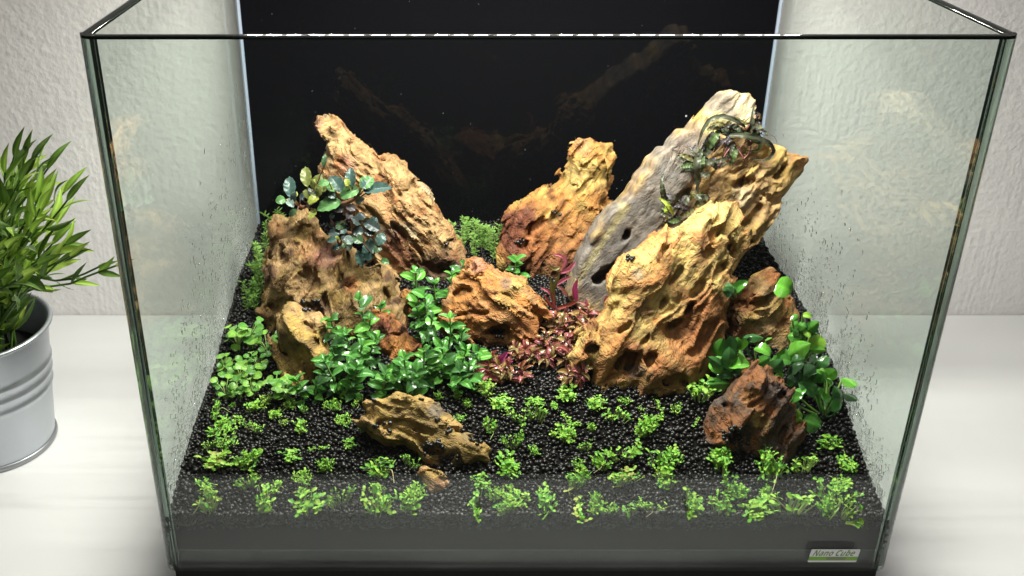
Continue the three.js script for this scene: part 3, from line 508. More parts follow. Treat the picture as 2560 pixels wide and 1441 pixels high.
function leaf(parent, p0, p1, width, up, geo, mat, name = 'leaf') {
  const m = part(name, geo, mat, parent);
  tmpM.copy(leafMatrix(p0.clone().sub(parent.position), p1.clone().sub(parent.position), width, up)).decompose(m.position, m.quaternion, m.scale);
  return m;
}
function tube(points, r0, r1, seg = 12, rad = 6) {
  const c = new THREE.CatmullRomCurve3(points), g = new THREE.TubeGeometry(c, seg, 1, rad, false), p = g.attributes.position, v = new THREE.Vector3(), q = new THREE.Vector3();
  for (let i = 0; i <= seg; i++) { c.getPointAt(i / seg, q); const r = lerp(r0, r1, i / seg); for (let j = 0; j <= rad; j++) { const k = i * (rad + 1) + j; v.fromBufferAttribute(p, k).sub(q).multiplyScalar(r).add(q); p.setXYZ(k, v.x, v.y, v.z); } }
  return g;
}
function ribbon(points, width, up, { wave = 0, fold = 0.15, a = 0.8, seg = 18, tw = 0 } = {}) {
  const c = new THREE.CatmullRomCurve3(points), pos = [], col = [], uv = [], ind = [], T = new THREE.Vector3(), P = new THREE.Vector3();
  for (let i = 0; i <= seg; i++) {
    const t = i / seg; c.getPointAt(t, P); c.getTangentAt(t, T);
    const u = up.clone().applyAxisAngle(T, tw * (t - 0.4)), X = u.cross(T).normalize(), Y = T.clone().cross(X).normalize(), w = width * 0.5 * Math.pow(Math.sin(Math.PI * clamp(Math.pow(t, a) * 0.94 + 0.05, 0, 1)), 0.65);
    for (let j = -2; j <= 2; j++) {
      const s = j / 2, l = fold * Math.abs(s) * w + wave * width * s * s * Math.sin(t * 34 + (s > 0 ? 1 : 0)), e = 1 + 0.12 * Math.sin(t * 55 + s);
      pos.push(P.x + X.x * s * w * e + Y.x * l, P.y + X.y * s * w * e + Y.y * l, P.z + X.z * s * w * e + Y.z * l);
      const k = j === 0 ? 1.35 : 0.95; col.push(k, k, k); uv.push(s, t);
      if (i && j > -2) { const p = i * 5 + j + 2, q = p - 5; ind.push(q - 1, p, q, q - 1, p - 1, p); }
    }
  }
  const g = new THREE.BufferGeometry();
  g.setAttribute('position', new THREE.Float32BufferAttribute(pos, 3)); g.setAttribute('color', new THREE.Float32BufferAttribute(col, 3)); g.setAttribute('uv', new THREE.Float32BufferAttribute(uv, 2)); g.setIndex(ind);
  g.computeVertexNormals();
  return g;
}
const inside = (p, lim = 0.219) => { if (Math.abs(p.x) > lim) { const d = p.clone().sub(EYE), t = (Math.sign(p.x) * lim - EYE.x) / d.x; p.copy(EYE).addScaledVector(d, t); } return p; };
const pick = (a) => a[Math.floor(rnd() * a.length)];
const tilted = (k = 0.35) => VIEW.clone().add(new THREE.Vector3(rr(-k, k), rr(-k * 0.4, k) + 0.35, rr(-k, k))).normalize();

// dark blue green rosettes on the left stones; leaf: [base x, base y, tip x, tip y, width, tone] in crop units
const buceGeo = [0, 1, 2, 3].map((k) => leafGeo({ a: 0.88, b: 0.78, bend: 0.75 + 0.2 * k, fold: 0.2, wave: 0.16, wn: 4, nl: 12, nw: 4, seedling: k * 2.1, rib: 0.72, tip: 0.9 }));
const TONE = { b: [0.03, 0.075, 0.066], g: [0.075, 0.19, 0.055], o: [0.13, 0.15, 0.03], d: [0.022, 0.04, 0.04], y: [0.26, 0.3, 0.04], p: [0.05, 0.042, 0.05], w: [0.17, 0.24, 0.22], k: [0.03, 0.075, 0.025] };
function rosette(label, zc, roots, leaves, cx = 680, cy = 380, k = 4.803, name = 'rosette_plant', group = 'broad leaved rosette plants on the stones') {
  const pt = (x, y, z) => at(cx + x / k, cy + y / k, z), root = pt(roots[0][0], roots[0][1], zc - 0.006), g = thing(name, label, 'plant', root, group);
  for (const [x0, y0, x1, y1, w, c] of leaves) {
    const z0 = zc + rr(-0.004, 0.004), fwd = (y1 - y0) / 100 * 0.0035 + rr(-0.003, 0.006), p0 = pt(x0, y0, z0), p1 = pt(x1, y1, z0 + fwd);
    leaf(g, p0, p1, (w / k / 3350) * 1.12, tilted(0.3), pick(buceGeo), leafMat(TONE[c], 0.45, 0.28, 0.22));
    const near = roots.reduce((m, r) => (Math.hypot(r[0] - x0, r[1] - y0) < Math.hypot(m[0] - x0, m[1] - y0) ? r : m));
    const q = pt(near[0], near[1], zc - 0.006);
    if (q.distanceTo(p0) > 0.002) part('petiole', tube([q.clone().sub(root), q.clone().lerp(p0, 0.5).sub(root).add(new THREE.Vector3(0, -0.0006, 0)), p0.clone().sub(root)], 0.0007, 0.0005, 6, 5), stemMat(c === 'g' || c === 'y' ? [0.22, 0.16, 0.05] : [0.14, 0.06, 0.035]), g);
  }
  for (const r of roots) for (const r2 of roots) if (r < r2) part('rhizome', tube([pt(r[0], r[1], zc - 0.006).sub(root), pt((r[0] + r2[0]) / 2, (r[1] + r2[1]) / 2 + 10, zc - 0.008).sub(root), pt(r2[0], r2[1], zc - 0.006).sub(root)], 0.0014, 0.0014, 8, 6), stemMat([0.2, 0.09, 0.05]), g);
  return g;
}
rosette('blue green leaved plant with pinkish stem, leftmost on top of the broad brown stone', -0.034, [[320, 640], [400, 660]], [[225, 550, 205, 262, 135, 'b'], [160, 570, 32, 590, 100, 'g'], [185, 560, 260, 665, 85, 'w'], [300, 690, 195, 780, 75, 'k'], [260, 540, 300, 470, 60, 'y'], [340, 560, 380, 520, 90, 'd'], [250, 600, 280, 470, 70, 'd']]);
rosette('olive yellow leaved plant upright above the broad brown stone', -0.04, [[440, 600], [430, 660]], [[425, 420, 395, 145, 125, 'o'], [480, 440, 605, 255, 110, 'o'], [430, 560, 440, 420, 120, 'o'], [470, 520, 520, 400, 120, 'd'], [540, 520, 600, 410, 90, 'o'], [560, 540, 420, 610, 100, 'y'], [530, 690, 440, 815, 80, 'y'], [450, 640, 500, 560, 90, 'o'], [520, 380, 500, 330, 60, 'y'], [600, 480, 660, 380, 80, 'o'], [380, 590, 350, 490, 60, 'd'], [620, 180, 645, 10, 60, 'k']]);
rosette('pale green and grey leaved plant topmost in front of the tall slender stone', -0.036, [[1000, 560], [800, 620]], [[860, 480, 680, 270, 150, 'b'], [690, 370, 540, 390, 90, 'g'], [965, 420, 935, 165, 120, 'b'], [1060, 430, 1230, 290, 150, 'g'], [1080, 430, 1200, 340, 130, 'b'], [1090, 470, 1470, 410, 135, 'b'], [1050, 440, 790, 545, 145, 'g'], [830, 590, 520, 690, 165, 'g'], [1110, 560, 985, 600, 75, 'w'], [885, 670, 705, 700, 95, 'p'], [920, 410, 880, 310, 65, 'y'], [1060, 460, 1100, 400, 50, 'y'], [760, 450, 640, 420, 80, 'g'], [760, 540, 660, 500, 80, 'b'], [1120, 500, 1200, 460, 80, 'b']]);
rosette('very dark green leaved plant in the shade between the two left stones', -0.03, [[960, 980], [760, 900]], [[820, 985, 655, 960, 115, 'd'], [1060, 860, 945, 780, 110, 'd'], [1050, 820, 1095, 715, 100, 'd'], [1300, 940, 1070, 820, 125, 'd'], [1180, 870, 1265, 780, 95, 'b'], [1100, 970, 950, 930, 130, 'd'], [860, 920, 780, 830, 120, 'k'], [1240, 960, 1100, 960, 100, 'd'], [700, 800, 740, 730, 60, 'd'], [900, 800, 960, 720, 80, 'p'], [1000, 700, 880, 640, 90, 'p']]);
rosette('large upright blue grey leaves low at the foot of the tall slender stone', -0.022, [[1150, 1320], [1220, 1240]], [[1150, 1310, 1185, 1005, 150, 'b'], [1085, 1370, 1020, 1165, 100, 'b'], [1270, 1120, 1345, 955, 115, 'b'], [1200, 1215, 1330, 1145, 75, 'w'], [1300, 1300, 1415, 1330, 75, 'g'], [1230, 1200, 1300, 1120, 80, 'k'], [1090, 1090, 955, 1000, 110, 'k']]);
rosette('small dark rosette with white glints and yellow bud beside the peach ridge', -0.02, [[820, 1110]], [[960, 1110, 880, 990, 95, 'w'], [780, 1050, 645, 1070, 75, 'b'], [820, 1120, 720, 1165, 70, 'b'], [780, 1070, 775, 1000, 60, 'y'], [870, 980, 845, 920, 80, 'b'], [900, 1120, 960, 1170, 80, 'w'], [830, 1060, 900, 1010, 60, 'd'], [860, 1090, 880, 1160, 60, 'k']]);

// narrow dark wavy plants on the grey slab, laid over the stone
function onSlab(px, py, lift) { const p = onStone(px, py); if (!p) return at(px, py, -0.035); return p.add(VIEW.clone().multiplyScalar(lift)); }
function wavy(label, ribbons, stems, roots = 0) {
  const cv = ([x, y], i, n, lift) => onSlab(1640 + x / 3.6, 220 + y / 3.6, 0.003 + lift * Math.sin((Math.PI * (i + 0.5)) / n));
  const root = cv(ribbons[0][0][0], 0, 3, 0), g = thing('wavy_leaf_plant', label, 'plant', root, 'dark narrow leaved plants on the grey slab');
  for (const [pts, w, c, lift] of ribbons) part('leaf', ribbon(pts.map((q, i) => cv(q, i, pts.length, lift ?? 0.007).sub(root)), (w / 3.6 / 3300) * 0.95, VIEW, { wave: 0.16, fold: 0.3, tw: rr(-0.8, 0.8) }), leafMat(TONE2[c], 0.35, 0.3, 0.15), g);
  const thin = ['d', 'o', 'p', 'd', 'g'];
  for (const [pts, w] of ribbons) for (let k = 0; k < 2; k++) { const jx = rr(-55, 55), jy = rr(-45, 45), sc = rr(0.5, 0.95), [ox, oy] = pts[0]; part('leaf', ribbon(pts.map(([x, y], i) => cv([ox + jx + (x - ox) * sc + rr(-14, 14), oy + jy + (y - oy) * sc + rr(-14, 14)], i, pts.length, rr(0.001, 0.007)).sub(root)), (w / 3.6 / 3300) * rr(0.5, 0.85), VIEW, { wave: 0.2, fold: 0.35, tw: rr(-1.4, 1.4) }), leafMat(TONE2[pick(thin)], 0.4, 0.28, 0.15), g); }
  for (const [pts, w, c] of stems) part('stem', tube(pts.map((q, i) => cv(q, i, pts.length, 0.005).sub(root)), (w / 3.6 / 6600) * 1.2, (w / 3.6 / 6600), 8, 5), stemMat(c ?? [0.13, 0.03, 0.03]), g);
}
const TONE2 = { d: [0.035, 0.038, 0.02], g: [0.045, 0.075, 0.02], o: [0.09, 0.08, 0.025], t: [0.3, 0.17, 0.07], p: [0.05, 0.04, 0.045], y: [0.22, 0.28, 0.03] };
wavy('dark olive plant with long arching narrow leaves across the grey slab', [
  [[[785, 365], [680, 315], [560, 285], [450, 310], [390, 400], [360, 530]], 44, 'd', 0.012], [[[540, 400], [600, 440], [740, 450], [850, 470], [960, 520], [1010, 600], [960, 660], [850, 650]], 46, 'd', 0.012], [[[370, 590], [340, 700], [340, 820], [360, 960]], 72, 'd'], [[[380, 640], [300, 650], [220, 620], [195, 600]], 55, 'o'], [[[340, 720], [270, 710], [190, 730]], 46, 'g'],
  [[[420, 570], [480, 490], [520, 430], [545, 390]], 72, 'g'], [[[560, 330], [600, 390], [635, 435]], 42, 'd'], [[[640, 340], [720, 390], [775, 425]], 52, 'd'], [[[700, 540], [670, 620], [645, 710]], 52, 'g'], [[[420, 680], [480, 690], [525, 745]], 55, 'd'], [[[400, 560], [360, 640], [300, 590], [260, 560]], 34, 'd'], [[[520, 470], [460, 560], [400, 650]], 60, 'd'], [[[640, 470], [560, 500], [500, 590]], 40, 'p'], [[[350, 760], [420, 800], [470, 780]], 45, 'd'], [[[480, 690], [560, 660], [640, 640]], 40, 'd'], [[[470, 350], [540, 340], [620, 360]], 40, 'o'], [[[860, 470], [900, 430], [960, 420]], 34, 'd']],
  [[[[700, 500], [620, 580], [550, 710]], 11], [[[835, 480], [820, 580], [770, 650]], 13], [[[560, 480], [610, 520], [600, 600]], 9], [[[800, 480], [700, 590], [640, 660]], 9], [[[690, 510], [760, 640], [810, 700]], 9], [[[300, 560], [220, 540], [190, 610]], 6], [[[250, 420], [200, 500], [190, 600]], 5]]);
wavy('small dark plant with a tan new shoot at the right edge of the slab top', [
  [[[810, 425], [830, 340], [840, 260], [862, 175]], 45, 'd'], [[[830, 345], [890, 290], [922, 225]], 38, 't'], [[[845, 420], [920, 400], [1005, 430]], 50, 'g'], [[[880, 320], [920, 370], [935, 410]], 36, 'd'], [[[820, 330], [850, 280], [880, 250]], 26, 't'], [[[800, 400], [860, 360], [900, 350]], 36, 'd']], [[[[780, 400], [820, 350], [850, 330]], 18], [[[960, 430], [1020, 420], [1070, 440], [1090, 490]], 4]]);
wavy('tangled dark plant low on the slab just above the golden stone', [
  [[[70, 1010], [30, 890], [50, 790]], 46, 'd'], [[[100, 1060], [180, 1060], [285, 1100]], 50, 'p'], [[[140, 1150], [80, 1060], [10, 990]], 40, 'y'], [[[180, 1100], [260, 1000], [240, 970]], 50, 'd'], [[[200, 1180], [120, 1210], [80, 1195]], 50, 'g'], [[[300, 1110], [360, 1060], [445, 1040]], 40, 'o'], [[[380, 1010], [430, 990], [470, 1000]], 46, 'd'], [[[130, 1140], [60, 1150], [0, 1120]], 46, 'd'], [[[200, 1150], [280, 1130], [330, 1080]], 45, 'o'], [[[150, 1080], [120, 1010], [60, 950]], 45, 'p'], [[[90, 1190], [60, 1110], [70, 1060]], 38, 'y'], [[[350, 960], [360, 1020], [330, 1080]], 52, 'd'], [[[180, 1060], [140, 1000], [100, 980]], 40, 'd']],
  [[[[60, 1190], [90, 1130], [140, 1090]], 12], [[[60, 1200], [40, 1160], [30, 1120]], 9], ...[0, 1, 2, 3, 4, 5, 6, 7, 8, 9, 10, 11].map(() => { const x = rr(420, 560), y = rr(920, 1030); return [[[x, y], [x + rr(-40, 40), y + rr(-50, 20)], [x + rr(-80, 80), y + rr(-70, 40)]], 5, [0.12, 0.07, 0.03]]; })]);

// stems with paired leaves
const pairGeo = [0, 1, 2, 3].map((k) => leafGeo({ a: 0.85, b: 0.85, bend: 0.5 + 0.25 * k, fold: 0.22, wave: 0.02, nl: 8, nw: 3, seedling: k * 1.7, rib: 1.5 }));
function stemPlant(name, label, base, tip, { n = 5, L = 0.0132, w = 0.0065, tones, stem = [0.1, 0.2, 0.04], geo = pairGeo, coat = 0.65, droop = 0.2, group, r = 0.0007, whorl = 2, crown = 4, cat = 'plant' }) {
  const g = thing(name, label, cat, base, group), end = tip.clone().sub(base), mid = end.clone().multiplyScalar(0.5).add(new THREE.Vector3(rr(-0.003, 0.003), 0.002, rr(-0.002, 0.004)));
  const curve = new THREE.CatmullRomCurve3([new THREE.Vector3(0, -0.004, 0), mid, end]);
  part('stem', tube([new THREE.Vector3(0, -0.004, 0), mid, end], r * 1.2, r * 0.8, 8, 5), stemMat(stem), g);
  let turn = rr(0, 6.28);
  const P = new THREE.Vector3(), T = new THREE.Vector3();
  for (let i = 0; i <= n; i++) {
    const t = lerp(0.25, 1, i / n), last = i === n, m = last ? crown : whorl;
    curve.getPointAt(t, P); curve.getTangentAt(t, T);
    const A = new THREE.Vector3(1, 0, 0.2).cross(T).normalize(), B = T.clone().cross(A);
    turn += 1.57 + rr(-0.3, 0.3);
    for (let k = 0; k < m; k++) {
      const an = turn + (k / m) * 6.2832 + rr(-0.6, 0.6), out = A.clone().multiplyScalar(Math.cos(an)).addScaledVector(B, Math.sin(an)), l = L * rr(0.55, 1.25) * (last ? rr(0.55, 0.85) : lerp(0.85, 1, t));
      const dir = out.clone().addScaledVector(T, last ? rr(0.5, 1.1) : rr(0.1, 0.6)).normalize(); dir.y -= droop * rr(0, 1) * (last ? 0 : 1);
      const p0 = P.clone().add(base), p1 = p0.clone().addScaledVector(dir.normalize(), l);
      leaf(g, p0, p1, w * (l / L) * rr(0.9, 1.15), T.clone().addScaledVector(VIEW, 0.4).add(new THREE.Vector3(rr(-0.6, 0.6), 0, rr(-0.4, 0.6))).normalize(), pick(geo), leafMat(pick(tones), coat, 0.2, 0.3));
    }
  }
  return g;
}
const GREEN = [[0.05, 0.2, 0.022], [0.07, 0.26, 0.028], [0.11, 0.34, 0.035], [0.03, 0.12, 0.018], [0.06, 0.23, 0.03]];
{
  const list = [[895, 752, 905, 860], [950, 772, 955, 850], [1040, 682, 1060, 790], [1085, 712, 1080, 800], [1130, 690, 1110, 790], [1165, 672, 1140, 760], [1062, 745, 1070, 850], [1040, 765, 1050, 860], [1080, 800, 1085, 900], [1125, 798, 1110, 900], [1155, 835, 1140, 910], [1195, 880, 1180, 930], [828, 805, 850, 905], [865, 838, 870, 930], [905, 868, 905, 955], [938, 850, 930, 940], [1010, 900, 1005, 980], [1060, 878, 1060, 970], [1105, 870, 1100, 960], [1150, 930, 1140, 985], [1042, 935, 1040, 1000], [965, 938, 965, 1000], [890, 922, 885, 985], [812, 905, 850, 985], [745, 955, 765, 1000], [790, 965, 800, 1000], [925, 800, 935, 890], [1290, 655, 1300, 700]];
    for (let i = 0; i < 13; i++) { const bx = 815 + i * 31 + rr(-8, 8), by = rr(925, 1000); list.splice(24, 0, [bx + rr(-25, 25), by - rr(30, 60), bx, by]); }
  const sprig0 = 37, small0 = 40, rk = []; { const ids = list.map((_, i) => i).filter((i) => i !== sprig0 && i !== small0), r = ranks(ids.map((i) => list[i][0])); ids.forEach((i, k) => { rk[i] = r[k]; }); }
  const lab = (i) => i === small0 ? 'small bright green stem behind the rounded orange stone below the gold knob' : i === sprig0 ? 'green stem leaning left at the foot of the small ochre stone' : `green paired leaf stem, ${rk[i]} tip from the left in the leafy clump`;
  list.forEach(([tx, ty, bx, by], i) => { const b = ground(bx, by), t = at(tx, ty, b.z + rr(0, 0.006)); stemPlant('green_stem_plant', lab(i), b, t, { n: 2 + Math.round(t.distanceTo(b) / 0.012), tones: GREEN, group: 'green stems around the red brown shard' }); });
}
// bronze and pink stems in the middle
const slimGeo = [0, 1, 2].map((k) => leafGeo({ asp: 0.34, a: 0.8, b: 0.9, bend: 0.7 + 0.4 * k, fold: 0.3, wave: 0.03, nl: 8, nw: 2, seedling: k, rib: 1.3 }));
const BRONZE = [[0.24, 0.08, 0.03], [0.28, 0.16, 0.04], [0.2, 0.045, 0.03], [0.3, 0.21, 0.07], [0.28, 0.06, 0.06], [0.22, 0.16, 0.045], [0.34, 0.09, 0.1]];
{
  const list = [[820, 740, 830, 840], [750, 700, 770, 820], [880, 680, 880, 800], [970, 660, 950, 790], [770, 860, 780, 960], [860, 880, 860, 980], [700, 950, 720, 1050], [830, 1000, 830, 1100], [905, 1000, 890, 1090], [690, 1060, 700, 1140], [890, 1180, 880, 1290], [1010, 1170, 1000, 1260], [50, 1190, 60, 1270], [150, 1150, 160, 1240], [250, 1130, 250, 1240], [330, 1150, 330, 1250], [440, 1160, 430, 1250], [190, 1060, 200, 1150], [390, 960, 390, 1080], [480, 990, 470, 1090], [1050, 640, 1040, 740], [660, 860, 680, 960], [580, 1010, 590, 1110], [920, 900, 910, 1000]];
  const order = ranks(list.map((q) => q[0]));
  list.forEach(([tx, ty, bx, by], i) => {
    const q = (x, y) => [1180 + x / 3.602, 600 + y / 3.602], b = ground(...q(bx, by)), t = at(...q(tx, ty), b.z + rr(0, 0.005));
    stemPlant('bronze_stem_plant', `bronze slim leaved stem, ${order[i]} from left between orange and golden stones`, b, t, { n: 4, L: 0.0105, w: 0.0036, tones: BRONZE, stem: [0.16, 0.05, 0.03], geo: slimGeo, coat: 0.9, group: 'bronze and pink stems in the middle', r: 0.0006, whorl: 3, crown: 5 });
  });
  const PINK = { k: [0.6, 0.16, 0.26], m: [0.5, 0.05, 0.25], r: [0.42, 0.09, 0.06], o: [0.15, 0.15, 0.035], l: [0.5, 0.2, 0.22] };
  const P = (x, y, dz) => { const z = ground(1180 + 760 / 3.602, 600 + 720 / 3.602).z + 0.004; return at(1180 + x / 3.602, 600 + y / 3.602, z + dz); };
  const rib = (label, sets) => { const o = P(...sets[0][0][0], 0), g = thing('pink_leaf_plant', label, 'plant', o, 'pink leaved shoots in the middle'); for (const [pts, w, c] of sets) part('leaf', ribbon(pts.map((p, i) => P(p[0], p[1], 0.002 * i).sub(o)), (w / 3.602 / 3500) * 0.8, VIEW, { fold: 0.5, wave: 0.02, tw: rr(-0.6, 0.6), a: 0.9 }), leafMat(PINK[c], 0.7, 0.2, 0.3), g); };
  rib('pink curled shoot topmost in front of the back orange stone', [[[[810, 270], [840, 200], [810, 145], [730, 128]], 40, 'k'], [[[800, 295], [870, 262], [935, 195]], 55, 'k'], [[[790, 250], [750, 260], [700, 240]], 40, 'o']]);
  rib('magenta pointed leaf shoot against the grey slab', [[[[940, 545], [925, 440], [950, 350]], 66, 'm'], [[[750, 625], [880, 580], [965, 540]], 48, 'r'], [[[1085, 625], [1030, 580], [955, 560]], 38, 'l'], [[[1080, 640], [1040, 590], [1020, 520]], 34, 'k']]);
  rib('pink edged olive shoot at the top of the bronze clump', [[[[760, 405], [820, 360], [895, 325]], 46, 'k'], [[[855, 505], [810, 440], [765, 415]], 42, 'l'], [[[750, 612], [705, 480], [615, 425]], 46, 'k'], [[[745, 605], [722, 460], [705, 345]], 60, 'o'], [[[740, 620], [690, 560], [640, 480]], 30, 'r'], [[[700, 480], [760, 380], [790, 300]], 44, 'o']]);
  rib('fuller rosy shoot in the middle of the bronze clump', [[[[860, 720], [900, 660], [960, 620]], 40, 'k'], [[[850, 700], [840, 640], [870, 580]], 36, 'l'], [[[830, 720], [780, 680], [720, 690]], 36, 'r'], [[[870, 740], [930, 740], [1000, 700]], 36, 'r'], [[[840, 740], [800, 780], [750, 800]], 34, 'k'], [[[860, 760], [880, 820], [930, 860]], 36, 'r'], [[[820, 700], [770, 640], [760, 590]], 34, 'l']]);
  rib('tiny pink shoot tip beside the golden stone edge', [[[[1195, 570], [1210, 540], [1235, 500]], 50, 'k'], [[[1190, 570], [1200, 530], [1190, 500]], 30, 'l']]);
  const P2 = P(280, 1100, 0), g2 = thing('pink_leaf_plant', 'magenta shoot tip lowest at the left of the bronze clump', 'plant', P2, 'pink leaved shoots in the middle'), zb = ground(1180 + 280 / 3.602, 600 + 1180 / 3.602).z + 0.004;
  g2.position.copy(at(1180 + 280 / 3.602, 600 + 1110 / 3.602, zb));
  for (const [pts, w, c] of [[[[240, 1100], [280, 1050], [320, 1010]], 55, 'm'], [[[280, 1110], [330, 1080], [350, 1040]], 50, 'k'], [[[250, 1110], [240, 1070], [250, 1030]], 40, 'k'], [[[270, 1110], [310, 1100], [370, 1090]], 36, 'm']]) part('leaf', ribbon(pts.map((p) => at(1180 + p[0] / 3.602, 600 + p[1] / 3.602, zb + 0.002).sub(g2.position)), (w / 3.602 / 3500), VIEW, { fold: 0.5 }), leafMat(PINK[c], 0.7, 0.2, 0.3), g2);
}
// glossy broad leaves at the right wall
const glossGeo = [0, 1, 2, 3].map((k) => leafGeo({ a: 0.82, b: 0.55, bend: 0.7 + 0.35 * k, fold: k === 2 ? 0.15 : -0.22, wave: 0.03, asp: 0.65, nl: 12, nw: 4, seedling: k * 2.3, rib: 1.25 }));
const GL3 = { d: [0.03, 0.13, 0.022], g: [0.065, 0.25, 0.022], b: [0.12, 0.38, 0.028], y: [0.24, 0.48, 0.04], k: [0.014, 0.055, 0.012] };
function glossy(label, root, leaves) {
  const q = (x, y, z) => at(1720 + x / 4.804, 780 + y / 4.804, z), zAt = (y) => 0.056 + clamp((y - 300) / 1000, 0, 1) * 0.05;
  const b = ground(1720 + root[0] / 4.804, 780 + root[1] / 4.804), g = thing('broad_leaf_plant', label, 'plant', b, 'glossy broad leaved plants along the right wall');
  for (const [x0, y0, x1, y1, w, c] of leaves) {
    const z0 = Math.max(b.z - 0.03, zAt(y0)) + rr(-0.004, 0.004), p0 = q(x0, y0, z0), p1 = q(x1, y1, z0 + rr(0.001, 0.01));
    inside(p0); inside(p1);
    leaf(g, p0, p1, (w / 4.804 / 3700) * 1.4, tilted(0.4), pick(glossGeo), leafMat(GL3[c], 1, 0.08, 0.25));
    part('petiole', tube([new THREE.Vector3(0, -0.003, 0), p0.clone().sub(b).multiplyScalar(0.55).add(new THREE.Vector3(0, -0.002, 0.001)), p0.clone().sub(b)], 0.0009, 0.0007, 7, 6), stemMat(c === 'd' || c === 'k' ? [0.03, 0.1, 0.02] : [0.13, 0.25, 0.04]), g);
  }
}
glossy('dark glossy leaved plant at the foot of the golden stone behind the rusty stone', [430, 800], [[340, 540, 425, 315, 125, 'g'], [520, 560, 530, 300, 155, 'd'], [500, 730, 505, 470, 160, 'd'], [630, 470, 690, 320, 115, 'b'], [720, 625, 640, 475, 150, 'b'], [270, 590, 440, 715, 180, 'b'], [490, 640, 745, 620, 110, 'b'], [215, 870, 555, 855, 115, 'g'], [340, 745, 570, 770, 80, 'd'], [590, 450, 600, 320, 90, 'g'], [420, 700, 300, 560, 110, 'd'], [560, 690, 640, 760, 90, 'k']]);
glossy('glossy plant in front of the small reddish stone by the right wall', [860, 760], [[660, 310, 935, 290, 95, 'd'], [800, 430, 1015, 500, 130, 'b'], [840, 625, 975, 550, 100, 'g'], [1000, 720, 1125, 590, 135, 'd'], [930, 560, 1010, 640, 110, 'd'], [940, 330, 1000, 300, 60, 'b'], [1010, 560, 1060, 590, 90, 'g'], [860, 640, 960, 720, 120, 'k'], [1080, 560, 1190, 460, 90, 'g'], [700, 400, 760, 320, 90, 'k']]);
glossy('bright green shiny leaved plant highest at the right glass', [1330, 640], [[1190, 550, 1440, 370, 180, 'b'], [1195, 290, 1390, 290, 95, 'g'], [1420, 240, 1555, 130, 115, 'g'], [1610, 290, 1480, 440, 150, 'y'], [1320, 150, 1420, 180, 100, 'g'], [1100, 570, 1260, 590, 95, 'g'], [1400, 200, 1470, 300, 60, 'y'], [1460, 450, 1680, 455, 70, 'b'], [1230, 180, 1320, 130, 110, 'g'], [1340, 260, 1260, 200, 90, 'g'], [1380, 40, 1500, 50, 60, 'y'], [1250, 40, 1330, 90, 90, 'g'], [1480, 250, 1540, 200, 90, 'g']]);
glossy('dense very dark leaved plant right of the rusty stone', [1330, 900], [[1200, 710, 1360, 600, 150, 'k'], [1380, 770, 1530, 650, 150, 'k'], [1200, 820, 1420, 860, 130, 'k'], [1330, 740, 1470, 800, 140, 'd'], [1560, 570, 1700, 650, 150, 'd'], [1120, 830, 1075, 760, 100, 'b'], [1240, 600, 1400, 560, 120, 'd'], [1450, 620, 1560, 560, 120, 'k'], [1290, 860, 1200, 780, 110, 'k'], [1500, 800, 1560, 700, 120, 'd']]);
glossy('bright plant with long pale leaf stalks at the right wall', [1640, 1230], [[1500, 830, 1660, 700, 125, 'g'], [1640, 800, 1800, 700, 135, 'b'], [1530, 970, 1360, 865, 120, 'd'], [1260, 950, 1420, 950, 140, 'g'], [1220, 1060, 1360, 1000, 110, 'g'], [1860, 790, 2015, 870, 100, 'b'], [1860, 980, 2025, 1040, 75, 'k'], [1780, 1210, 1845, 930, 140, 'd'], [1640, 1130, 1645, 1000, 110, 'g'], [1700, 900, 1740, 800, 70, 'b'], [1270, 1200, 1290, 1070, 110, 'd'], [1480, 850, 1560, 790, 100, 'g'], [1680, 780, 1620, 690, 90, 'y'], [1560, 900, 1600, 1010, 90, 'g']]);
glossy('low flat broad green leaf lying on the soil right of the rusty stone', [1500, 1370], [[1640, 1400, 1390, 1290, 200, 'g'], [1365, 1330, 1320, 1180, 70, 'y'], [1360, 1380, 1330, 1300, 75, 'y'], [1400, 1350, 1370, 1270, 60, 'b']]);
glossy('single bright leaf peeking out behind the small reddish stone', [1170, -160], [[1060, -330, 1260, -250, 190, 'b'], [1130, -250, 1250, -330, 120, 'b']]);
glossy('small dark green plant in the gap between the golden and reddish stones', [590, -180], [[560, -270, 480, -330, 110, 'd'], [560, -260, 700, -370, 90, 'g'], [540, -230, 430, -260, 100, 'd'], [560, -240, 640, -300, 90, 'g'], [500, -200, 470, -260, 80, 'k']]);
